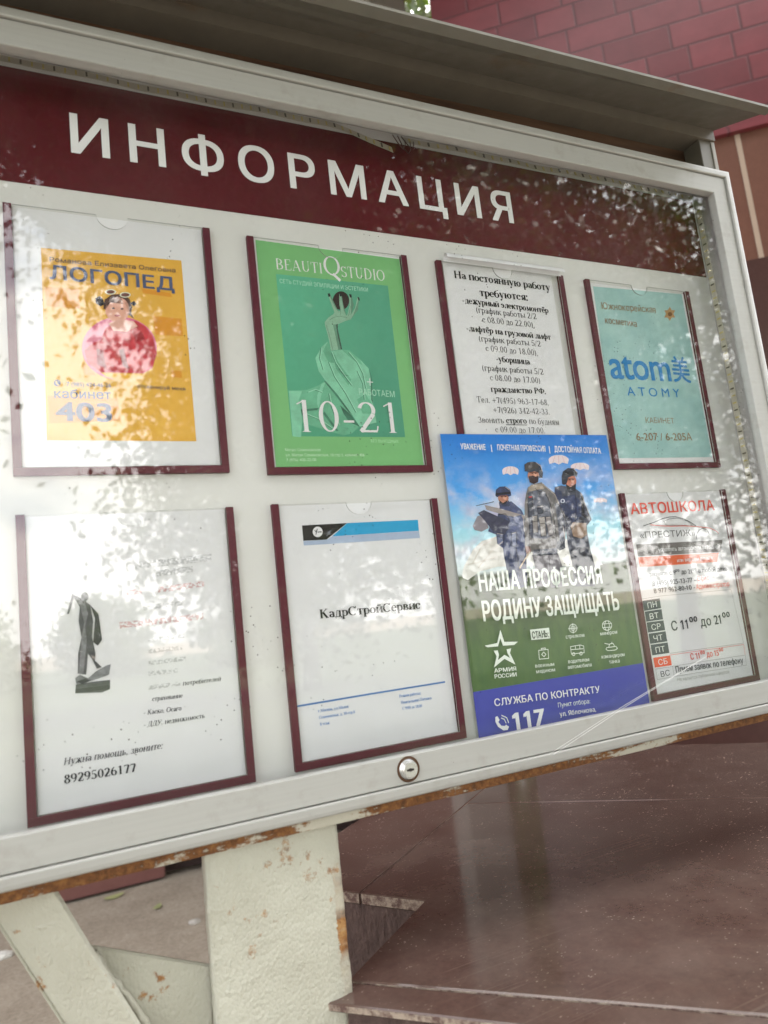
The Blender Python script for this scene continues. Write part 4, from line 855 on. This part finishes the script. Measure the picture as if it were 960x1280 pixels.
for pts in ([(565, 212), (600, 245), (642, 280), (668, 340)], [(530, 88), (556, 108), (566, 140)], [(345, 234), (370, 252)], [(755, 126), (774, 146)], [(452, 420), (458, 500)], [(800, 275), (846, 395)], [(690, 470), (702, 540)]): ol(pts, 0.7, HI)
# faces: brow shadow, eyes, nose and lit cheek
FD, FL = ink(112, 74, 64), ink(206, 156, 134)
for cx, cy_, w_, dx in ((332, 292, 24, 3), (514, 152, 24, 4), (738, 190, 23, 5)):
    fig(('printed_brow', [(cx-w_, cy_-8), (cx+w_, cy_-8), (cx+w_-2, cy_-1), (cx-w_+2, cy_-1)], FD), ('printed_cheek', [(cx+dx, cy_+4), (cx+w_-4, cy_+3), (cx+w_-6, cy_+18), (cx+dx+3, cy_+20)], FL), ('printed_nose', [(cx-2+dx, cy_-2), (cx+4+dx, cy_+14), (cx-5+dx, cy_+15)], FL), ('printed_eye', [(cx-13, cy_-1), (cx-5, cy_-2), (cx-5, cy_+3), (cx-12, cy_+3)], DK), ('printed_eye', [(cx+8, cy_-2), (cx+16, cy_-1), (cx+15, cy_+3), (cx+8, cy_+3)], DK))
fig(('printed_mouth', [(728, 222), (748, 221), (746, 226), (730, 226)], FD))
fig(('printed_badge', [(484, 292), (504, 288), (506, 296), (487, 300)], ink(170, 60, 60)))
for pl, mt in (([(0, 60), (60, 40), (140, 50), (180, 65), (120, 80), (40, 84)], 0), ([(10, 190), (70, 160), (120, 170), (190, 172), (250, 180), (272, 215), (230, 250), (130, 262), (60, 250), (20, 225)], 0), ([(820, 180), (880, 150), (950, 160), (980, 210), (930, 260), (850, 250)], 0)): pass
YT = YQ-0.0032
K = crop(540, 530, 3.2); SCL = 3.2
def wp(t, a, b_, h, mt=WP, **kw): return wr_(pr, t, a, b_, h, mt, Y=YT, **kw)
for t_, a_, b_ in (('УВАЖЕНИЕ', (115, 101), (215, 104)), ('|', (237, 105), (240, 105)), ('ПОЧЕТНАЯ ПРОФЕССИЯ', (262, 105), (455, 110)), ('|', (469, 111), (472, 111)), ('ДОСТОЙНАЯ ОПЛАТА', (490, 111), (676, 119))): wp(t_, a_, b_, 23, bold=2.5 if t_ != '|' else 0.5)
wp('НАША ПРОФЕССИЯ', (190, 669), (682, 636), 76, WT, bold=3.2); wp('РОДИНУ ЗАЩИЩАТЬ', (206, 788), (752, 742), 80, WT, bold=3.2)
K = crop(600, 760, 4.8); SCL = 4.8
def ql(name, pts, mt=WT): return shape(pr, name, M(K, pts), mt, YT)
ql('star_emblem', [(122, 130), (146, 203), (228, 202), (205, 222), (138, 226), (122, 182), (108, 230), (45, 236), (28, 226), (103, 210)]); ql('star_emblem', [(82, 256), (106, 254), (114, 280), (108, 312), (147, 281), (180, 300), (164, 268), (160, 248), (187, 242), (180, 270), (213, 340), (147, 305), (84, 357), (100, 290)])
for t_, a_, b_, h_ in (('АРМИЯ', (85, 388), (218, 374), 24), ('РОССИИ', (88, 423), (221, 409), 24)): wp(t_, a_, b_, h_, WT, bold=2.5)
ql('white_tab', [(300, 130), (414, 118), (422, 182), (308, 192)]); write(pr, 'СТАНЬ:', K(314, 184), K(412, 173), 42/SCL, ink(58, 66, 56), YT-0.0002, bold=2.5)
for t_, a_, b_ in (('стрелком', (515, 184), (625, 172)), ('минёром', (722, 165), (822, 153)), ('военным', (332, 358), (446, 346)), ('медиком', (338, 392), (450, 379)), ('водителем', (530, 332), (656, 318)), ('автомобиля', (527, 366), (670, 350)), ('командиром', (730, 304), (868, 288)), ('танка', (775, 334), (838, 326))): wp(t_, a_, b_, 23, WT, bold=0.3)
def lp(pts, w_=0.8, closed=False): return line(pr, 'printed_icon', M(K, pts), w_, WT, YT, closed)
lp(circ(558, 122, 23, 25, 20), closed=True); lp(circ(558, 122, 12, 13, 14), closed=True); lp([(530, 124), (586, 120)]); lp([(556, 92), (560, 152)])
lp(circ(762, 105, 28, 29, 20), closed=True); lp([(734, 96), (790, 92)]); lp([(735, 118), (790, 114)]); lp(circ(762, 105, 14, 29, 16), closed=True)
lp([(352, 254), (408, 248), (412, 302), (356, 307)], closed=True); lp([(368, 252), (368, 242), (392, 240), (392, 249)]); lp([(382, 264), (396, 278), (384, 292), (370, 279)], closed=True)
lp([(543, 232), (600, 222), (622, 228), (625, 268), (548, 276)], closed=True); lp([(545, 250), (622, 244)]); lp(circ(562, 277, 8, 9, 12), closed=True); lp(circ(606, 273, 8, 9, 12), closed=True); lp([(572, 228), (574, 248)]); lp([(598, 224), (600, 246)])
lp([(760, 238), (815, 230), (825, 242), (812, 252), (768, 256), (756, 248)], closed=True); lp([(772, 236), (778, 216), (798, 212), (808, 230)]); lp([(776, 218), (748, 212)]); lp([(790, 213), (792, 205)])
wp('СЛУЖБА ПО КОНТРАКТУ', (88, 589), (720, 506), 44, bold=1.3); wp('117', (202, 732), (396, 700), 106, bold=3.5)
wp('Пункт отбора:', (470, 597), (662, 571), 29, WT); wp('ул. Яблочкова,', (479, 651), (696, 620), 29, bold=1); wp('дом 5, строение 1', (488, 700), (748, 664), 29, bold=1)
ql('handset', [(92, 655), (104, 648), (118, 672), (110, 684), (128, 706), (150, 708), (156, 700), (174, 712), (166, 732), (140, 734), (108, 712), (92, 682)], WP); lp([(128, 660), (146, 668), (156, 690)], 1.0); lp([(130, 644), (160, 658), (172, 688)], 1.0)

# 8 driving school
n8 = sheet('notice_sheet', 'white and red driving school timetable with a car outline and weekday column', 'eight')
K = crop(800, 600, 4.571); SCL = 4.571
RD, GY, RB = ink(214, 88, 74), ink(92, 92, 92), ink(216, 82, 52); DD = ink(56, 58, 64)
wr_(n8, 'АВТОШКОЛА', (-52, 196), (427, 172), 62, RD, bold=2); wr_(n8, '«ПРЕСТИЖ»', (2, 334), (318, 318), 38, GY)
line(n8, 'car_outline', M(K, [(60, 256), (120, 262), (180, 264), (250, 262), (320, 265), (400, 275), (436, 292), (450, 306)]), 1.0, RD, YP-0.0002)
line(n8, 'car_outline', M(K, [(20, 262), (85, 240), (130, 220), (170, 211), (205, 210), (250, 222), (290, 242), (322, 264)]), 0.9, DD, YP-0.0003)
line(n8, 'car_outline', M(K, [(135, 236), (150, 258), (300, 258), (270, 234), (215, 218), (170, 222)]), 0.6, DD, YP-0.0003, True)
line(n8, 'car_outline', M(K, [(322, 338), (326, 305), (340, 284), (358, 276), (378, 282), (392, 300), (396, 312)]), 0.9, DD, YP-0.0003)
q(n8, 'grey_banner', M(K, [(-22, 368), (471, 342), (462, 410), (-12, 437)]), ink(112, 108, 106), i=1); q(n8, 'orange_banner', M(K, [(-12, 441), (450, 415), (441, 468), (-2, 498)]), ink(222, 102, 66), i=1)
PLW = ink(225, 222, 218)
wr_(n8, 'управлять автомобилем за 90 дней!', (106, 410), (458, 390), 24, PLW, bold=0.8); wr_(n8, 'или вернем деньги', (212, 470), (414, 452), 21, PLW, bold=0.5)
wr_(n8, 'звоните с 9⁰⁰ до 21⁰⁰ в любой день', (55, 552), (498, 518), 27, DD, bold=0.9)
wr_(n8, '8 (495) 925-13-77 -', (72, 606), (318, 582), 29, DD, bold=0.6); wr_(n8, 'Офис', (328, 578), (395, 571), 29, RD, bold=0.8)
wr_(n8, '8 977 962-80-10 -', (80, 648), (314, 624), 29, DD, bold=0.6); wr_(n8, 'Администратор', (322, 624), (511, 606), 29, RD, bold=0.8)
THN = ink(150, 148, 146)
line(n8, 'table_rule', M(K, [(10, 680), (124, 662), (520, 626), (592, 932), (172, 990)]), 0.5, THN, YP-0.0002)
for t_, pl, mt in (('ПН', [(14, 690), (112, 676), (121, 732), (24, 748)], 0), ('ВТ', [(27, 752), (123, 738), (132, 796), (36, 810)], 0), ('СР', [(38, 814), (134, 802), (144, 858), (46, 872)], 0), ('ЧТ', [(49, 878), (146, 864), (156, 922), (58, 936)], 0), ('ПТ', [(61, 942), (158, 928), (168, 988), (70, 1002)], 0), ('СБ', [(75, 1016), (172, 1002), (182, 1058), (85, 1072)], 1), ('ВС', [(90, 1080), (186, 1066), (196, 1124), (99, 1140)], 2)):
    if mt < 2: q(n8, 'day_box', M(K, pl), ink(58, 62, 72) if not mt else RB, i=1)
    else: line(n8, 'day_box', M(K, pl), 0.5, THN, YP-0.0002, True)
    wr_(n8, t_, (pl[3][0]+22, pl[3][1]-14), (pl[2][0]-24, pl[2][1]-9), 33, PLW if mt < 2 else DD)
wr_(n8, 'С 11⁰⁰ до 21⁰⁰', (182, 862), (518, 812), 56, DD, bold=1.5); wr_(n8, 'С 11⁰⁰ до 15⁰⁰', (290, 1027), (478, 998), 36, RD, bold=1)
line(n8, 'table_rule', M(K, [(186, 1064), (601, 1000), (608, 1058), (196, 1122)]), 0.5, THN, YP-0.0003, True); line(n8, 'table_rule', M(K, [(172, 1000), (592, 940), (601, 998)]), 0.5, RD, YP-0.0004)
wr_(n8, 'Прием заявок по телефону', (206, 1102), (590, 1046), 38, DD, bold=1); wr_(n8, 'Не является публичной офертой', (216, 1150), (510, 1104), 20, THN)

# spider thread across the lower right corner
th = MB()
for dy in (0, 4): th.tube([at(686+dy*1.5, 943, -0.078), at(780+dy, 882, -0.079), at(884, 820, -0.078)], 0.00022, 5)
tag(th.build('cobweb_thread', flat('silk', (0.75, 0.74, 0.72), 0.4)), 'fine pale cobweb thread stretched over the lower frame below the army poster', 'cobweb')

# ------------------------------------------------------------------ stone parapet at the right
GRA = m_granite('brown_polished_stone', (0.054, 0.030, 0.024), (0.102, 0.058, 0.046), 0.05)
def m_cut():
    s = NT('cut_stone_edge'); n = s.noise(85, 6, 0.7); s.base(s.mix(s.ramp(n, [(0.42, 0.0), (0.60, 1.0)]), (0.32, 0.255, 0.20), (0.10, 0.055, 0.045))); s.rough(0.85); s.bump(n, 0.8, 0.004); return s.m
CUT = m_cut()
def m_mortar():
    s = NT('brown_trowelled_mortar'); n = s.noise(55, 9, 0.72); r = s.noise(1, 5, 0.6, vec=s.map((150, 150, 45), rot=(0.9, 0.5, 0.4)))
    s.base(s.ramp(n, [(0.3, (0.05, 0.026, 0.022)), (0.62, (0.11, 0.065, 0.056)), (0.74, (0.22, 0.16, 0.14))])); s.rough(0.5); s.bump(s.math('ADD', n, r), 0.9, 0.008); return s.m
MORT = m_mortar()
H1, TH = 1.068, 0.0165
pp = thing('stone_parapet', 'brown polished stone parapet of sloping slabs to the right of the white post', 'parapet', (0.9, 0.5, 0))
A = atz(531, 1125.5, H1); Bp = atz(435, 1225, H1)
e0 = atz(412, 1111.5, H1); e1 = atz(441.5, 1121.5, H1); jd = (A-Bp).normalized(); ed = (A-e0).normalized()
fa = atz(405, 1253, H1-0.003); fb_ = atz(650, 1281, H1-0.003); fd = (fb_-fa).normalized(); bd_ = (atz(960, 1268, H1)-Bp).normalized()
def slab(pts, name, dz=TH, par=pp):
    m = MB(); m.prism([Vector(p_) for p_ in pts], (0, 0, -dz), 0, 1); return m.build(name, [GRA, CUT], par, 0.0015, seg=1)
gap = ed*0.0014
j0 = A+(e1-A).project(ed)
far0, far1 = atz(700, 1002, H1), atz(960, 997, H1); ff = (far1-far0).normalized()
end0, end1 = atz(860, 930.5, H1), atz(960, 928, H1); fe = (end1-end0).normalized()
def meet(p, d, q_, e):               # where two horizontal lines cross
    k_ = ((q_.x-p.x)*e.y-(q_.y-p.y)*e.x)/(d.x*e.y-d.y*e.x); return p+d*k_
g2 = jd*0.0010
E0 = meet(e0-ed*0.06, jd, end0, fe); E1 = meet(j0, jd, end0, fe); E2 = end0+fe*1.3
slab([e0-ed*0.13, j0-gap*.6, E1-gap*.6, E0-ed*0.07], 'rear_slab')
J1 = meet(j0+gap*.6, jd, far0, ff); J2 = far0+ff*1.5
F2 = Bp+bd_*1.05
slab([j0+gap*.6, A, Bp, F2, J2-g2, J1-g2], 'main_slab')
slab([J1+g2, J2+g2, E2, E1+gap*.6], 'far_slab')
slab([Bp-bd_*0.030-g2*1.2-Vector((0, 0, 0.002)), fa, fa+fd*1.08, F2-g2*1.2-Vector((0, 0, 0.002))], 'front_tile', 0.009)
core = MB(); lo = Vector((0, 0, TH+.0005)); ins = jd*0.006
core.prism([e0-ed*0.05+ins-lo, A+ins+ed*0.004-lo, Bp+ed*0.004+ins*2-lo, F2-bd_*0.05+ins*2-lo, J2-ff*.05+ins-lo, E2-fe*.06-ins*2-lo, E0+fe*0.02-ins*2-lo], (0, 0, -(H1-TH)))
core.build('rear_wall', MORT, pp)
core = MB(); lo = Vector((0, 0, 0.0115)); fi = fd*0.012+jd*0.008
core.prism([Bp+ed*0.004-lo, fa+fi*1.6-lo, fa+fi*1.6+fd*0.95-lo, F2-bd_*0.08-lo], (0, 0, -(H1-0.0115)))
core.build('front_wall', MORT, pp)

# ------------------------------------------------------------------ building wing at the right
TILES = m_tiles(); PANB = m_granite('brown_cladding', (0.115, 0.052, 0.038), (0.165, 0.076, 0.056), 0.22, False); PAND = m_granite('dark_cladding', (0.045, 0.020, 0.018), (0.075, 0.035, 0.03), 0.25, False)
bd = thing('entrance_building', 'tall building wing with glazed red brick tiles above brown stone cladding', 'building', (3.2, 1.6, 0))
WO, WD, WN = Vector((2.11, 2.58, 0)), Vector((0.766, -0.643, 0)), Vector((0.643, 0.766, 0))   # left end, run and inward normal of the wing
SL, HB = 3.6, 10.5
def wat(px, py):                     # where a sight line meets the wing's face
    d = fw + rt*((px-480)/F_PX) - up*((py-640)/F_PX); return CAM+d*((WO-CAM).dot(WN)/d.dot(WN))
zb1 = wat(925, 166).z; zb2 = wat(952, 322).z
def wallblock(name, mat, z0, z1, out=0.0, depth=2.0, ext=0.0):
    a, b_ = WO-WN*out-WD*ext, WO+WD*(SL+ext)-WN*out; m = MB()
    m.prism([Vector((v.x, v.y, z0)) for v in (a, b_, b_+WN*(depth+out), a+WN*(depth+out))], (0, 0, z1-z0)); return m.build(name, mat, bd)
wallblock('tile_wall', TILES, zb1+0.03, HB); wallblock('tile_ledge', TILES, zb1, zb1+0.03, 0.03)
wallblock('stone_cladding', PANB, zb2, zb1, -0.01); wallblock('dark_plinth', PAND, 0, zb2, 0.0)
JT = flat('pale_joint', (0.36, 0.27, 0.21), 0.3)
sv = (wat(940, 260)-WO).dot(WD)
for k in range(-6, 7):
    q_ = sv+0.5*k
    if 0.05 < q_ < SL-0.05:
        c = WO+WD*q_; m = MB(); pts = [c-WD*0.013+WN*0.006, c+WD*0.013+WN*0.006, c+WD*0.013+WN*0.03, c-WD*0.013+WN*0.03]
        m.prism([Vector((v.x, v.y, zb2)) for v in pts], (0, 0, zb1-zb2-0.001)); m.build('cladding_joint', JT, bd)
wallblock('parapet_coping', STEEL, HB, HB+0.12, 0.05, ext=0.05)
# facade behind the stand, with a lit passage between it and the wing
FY = 4.25
fx1 = at(446, 3, FY).x; px0, px1 = at(446, 3, FY).x, at(492, 8, FY).x
fc = thing('rear_building', 'long red brown building facade standing across the bare earth behind the notice board', 'building', (-3, FY, 0))
gl = atz(134, 1108, 0.0); gr_ = atz(210, 1105, 0.0)
STN = m_granite('red_brown_stone', (0.115, 0.045, 0.038), (0.17, 0.07, 0.06), 0.4, False)
m = MB(); m.box(-9, fx1, FY+0.02, FY+5, 0.62, 10.2); m.build('facade_wall', m_granite('red_brown_facade', (0.12, 0.038, 0.034), (0.17, 0.055, 0.05), 0.35, False), fc)
m = MB(); m.box(-9.02, gr_.x, FY-0.10, FY+0.3, 0.015, 0.6); m.build('plinth_panel', STN, fc, 0.008)
m = MB(); m.box(gr_.x+0.03, fx1+0.01, FY-0.12, FY+0.3, 0.10, 0.6); m.build('plinth_panel', STN, fc, 0.008)
m = MB(); m.box(-8.9, fx1, FY+0.06, FY+0.4, 0, 0.62); m.build('footing', MORT, fc)
m = MB(); m.box(-9.05, fx1+0.02, FY-0.14, FY+0.1, 0.601, 0.66); m.build('plinth_coping', STN, fc, 0.006)
WINF = flat('window_frame_white', (0.6, 0.6, 0.58), 0.5)
def m_pane():
    s = NT('dark_window'); s.p.inputs['Base Color'].default_value = (0.03, 0.035, 0.04, 1); s.rough(0.05); return s.m
WPANE = m_pane()
for k in range(3):
    for zz in (2.0, 5.2):
        x0 = -7.8+2.6*k
        m = MB(); m.box(x0, x0+1.5, FY-0.02, FY+0.018, zz, zz+1.7); w_ = m.build('window', WINF, fc)
        for j in (0, 1): m = MB(); m.box(x0+0.08+j*0.7, x0+0.72+j*0.7, FY-0.026, FY-0.021, zz+0.08, zz+1.62); m.build('pane', WPANE, w_)
m = MB(); m.box(-6, px1, 0.1, FY+0.02, 7.25, 7.5); m.build('added_shade_roof', m_granite('shade_roof_grey', (0.20, 0.18, 0.16), (0.28, 0.26, 0.23), 0.8, False), fc)  # slab added out of view overhead to shade the parapet and earth from the sky
pl = MB(); pl.box(px0+0.004, px1, FY-0.2, FY+0.2, 0, 10.2)
tag(pl.build('pale_pillar', flat('pale_plaster', (0.42, 0.41, 0.38), 0.7), bevel=0.01), 'tall pale plaster pillar at the end of the rear facade beside the lit passage', 'pillar')
# stones and fallen leaves on the earth
def stone(px, py, r, mt, label):
    c = atz(px, py, 0); bm = bmesh.new(); bmesh.ops.create_icosphere(bm, subdivisions=3, radius=r)
    for v in bm.verts:
        k_ = 1+0.25*noise.noise(v.co*(1.6/r)+Vector((px, 0, 0))); v.co = Vector((v.co.x*k_*1.25, v.co.y*k_, max(-r*0.25, v.co.z*k_*0.6)))+Vector((c.x, c.y, r*0.22))
    me = bpy.data.meshes.new('stone'); bm.to_mesh(me); bm.free()
    for p_ in me.polygons: p_.use_smooth = True
    o = link('stone', me, mt); tag(o, label, 'stone')
stone(4, 1197, 0.035, flat('pale_stone', (0.52, 0.50, 0.46), 0.9), 'pale stone lying on the bare earth left of the brace')
stone(243, 1154, 0.025, flat('grey_stone', (0.36, 0.33, 0.29), 0.9), 'small greyish stone on the earth beside the white post')
def leaf(px, py, s_, ang, mt, label):
    c = atz(px, py, 0.006); m = MB(); n = 12
    pts = [(s_*math.cos(q_*2*math.pi/n)*1.5, s_*math.sin(q_*2*math.pi/n)*0.8*(1-0.3*math.cos(q_*2*math.pi/n))) for q_ in range(n)]
    m.prism([(c.x+x*math.cos(ang)-y*math.sin(ang), c.y+x*math.sin(ang)+y*math.cos(ang), c.z+0.012*abs(x)/s_*0.4) for x, y in pts], (0, 0, 0.001)); tag(m.build('fallen_leaf', mt), label, 'leaf')
leaf(143, 1121, 0.040, 0.3, flat('yellow_green_leaf', (0.33, 0.34, 0.15), 0.6), 'large yellow green fallen leaf on the earth behind the brace')
leaf(197, 1134, 0.026, 1.1, flat('green_leaf', (0.29, 0.31, 0.14), 0.6), 'smaller green fallen leaf nearer the white post')

# ------------------------------------------------------------------ trees
LEAF1 = m_leaf('dark_leaves', (0.018, 0.036, 0.010), (0.055, 0.085, 0.022)); LEAF2 = m_leaf('bright_leaves', (0.045, 0.085, 0.02), (0.12, 0.16, 0.045)); BARK = m_bark()
def tree(label, base, height, trunk_h, crown_c, crown_r, nleaf, lsize, seed, mat, clumps=60, spread=0.17, limb=None):
    rg = np.random.default_rng(seed); r = random.Random(seed)
    t = thing('tree', label, 'tree', base, 'trees around the notice board')
    B0 = Vector(base); cc = Vector(crown_c); cr_ = Vector(crown_r)
    m = MB(); top = Vector((cc.x, cc.y, cc.z+cr_.z*0.55))
    path = [B0-Vector((0, 0, 0.1)), B0+Vector((0.03, 0.02, trunk_h*0.4)), B0.lerp(Vector((cc.x, cc.y, 0)), 0.3)+Vector((0, 0, trunk_h)), cc.lerp(top, 0.1), top]
    m.tube(path, [height*0.026, height*0.021, height*0.017, height*0.010, height*0.002], 12)
    cen = []
    for i in range(clumps):
        while True:
            v = Vector((r.uniform(-1, 1), r.uniform(-1, 1), r.uniform(-1, 1)))
            if 0.35 < v.length < 1: break
        if limb and i % 2 == 1: c = Vector(limb[0])+Vector((v.x*limb[1][0], v.y*limb[1][1], v.z*limb[1][2]))
        else: c = cc+Vector((v.x*cr_.x, v.y*cr_.y, v.z*cr_.z))
        cen.append(c)
        if i % 3 == 0:
            s_ = path[2].lerp(cc, r.uniform(0, 1)); m.tube([s_, s_.lerp(c, 0.5)+Vector((0, 0, 0.25)), c], [height*0.008, height*0.004, height*0.0015], 6)
    m.build('trunk', BARK, t, smooth=True)
    C = np.array([tuple(c) for c in cen]); idx = rg.integers(0, len(C), nleaf)
    P = C[idx]+rg.normal(0, 1, (nleaf, 3))*np.array(crown_r)*spread
    n_ = len(P)
    U = rg.normal(0, 1, (n_, 3)); U /= np.linalg.norm(U, axis=1)[:, None]; W = rg.normal(0, 1, (n_, 3)); V = np.cross(U, W); V /= np.linalg.norm(V, axis=1)[:, None]
    Ls = lsize*rg.uniform(0.6, 1.25, (n_, 1)); q0 = P-U*Ls*0.6; q1 = P+V*Ls*0.36-U*Ls*.05; q2 = P+U*Ls*0.6; q3 = P-V*Ls*0.36-U*Ls*.05
    vs = np.stack([q0, q1, q2, q3], 1).reshape(-1, 3)
    me = bpy.data.meshes.new('crown'); me.vertices.add(4*n_); me.vertices.foreach_set('co', vs.ravel().astype(np.float32)); me.loops.add(4*n_); me.loops.foreach_set('vertex_index', np.arange(4*n_, dtype=np.int32))
    me.polygons.add(n_); me.polygons.foreach_set('loop_start', np.arange(0, 4*n_, 4, dtype=np.int32)); me.polygons.foreach_set('loop_total', np.full(n_, 4, dtype=np.int32)); me.update(calc_edges=True)
    link('crown', me, mat, t)
tree('broad dark tree overhanging the pavement opposite the notice board', (4.6, -7.8, 0), 9.5, 2.6, (4.1, -6.9, 5.6), (3.5, 2.3, 3.2), 230000, 0.09, 11, LEAF1, 230, 0.15, ((-0.1, -5.5, 7.5), (3.7, 2.0, 1.4)))
tree('leafy tree right of the broad dark tree', (10.2, -9.0, 0), 9, 2.2, (10.0, -8.6, 5.0), (4.0, 2.8, 3.8), 20000, 0.13, 12, LEAF1, 80)
tree('slender tree farther off behind the broad dark tree', (5.2, -15.5, 0), 9, 2.0, (5.2, -15.5, 4.6), (3.8, 2.6, 3.6), 24000, 0.18, 13, LEAF2, 70)
tree('tall loose tree at the left beyond the pavement', (-6.5, -12.0, 0), 12, 2.5, (-6.2, -12.0, 7.0), (4.2, 3.0, 4.5), 18000, 0.2, 14, LEAF2, 70)
for k, (x, y, h_) in enumerate(((-3.5, -34.0, 3.0), (2.4, -38.0, 3.6), (8.5, -33.0, 2.6))):
    tree(('round bush far across the lawn, nearest the tall loose tree', 'largest round bush far across the lawn', 'low bush far across the lawn beneath the dark trees')[k], (x, y, 0), h_, 0.3, (x, y, h_*0.5), (2.4, 1.8, h_*0.55), 6000, 0.22, 30+k, LEAF2, 40)
tree('bright tree behind the corner of the tiled building', (5.6, 8.6, 0), 12, 4, (5.0, 7.6, 6.6), (3.6, 2.4, 5.6), 26000, 0.2, 15, LEAF2, 150)
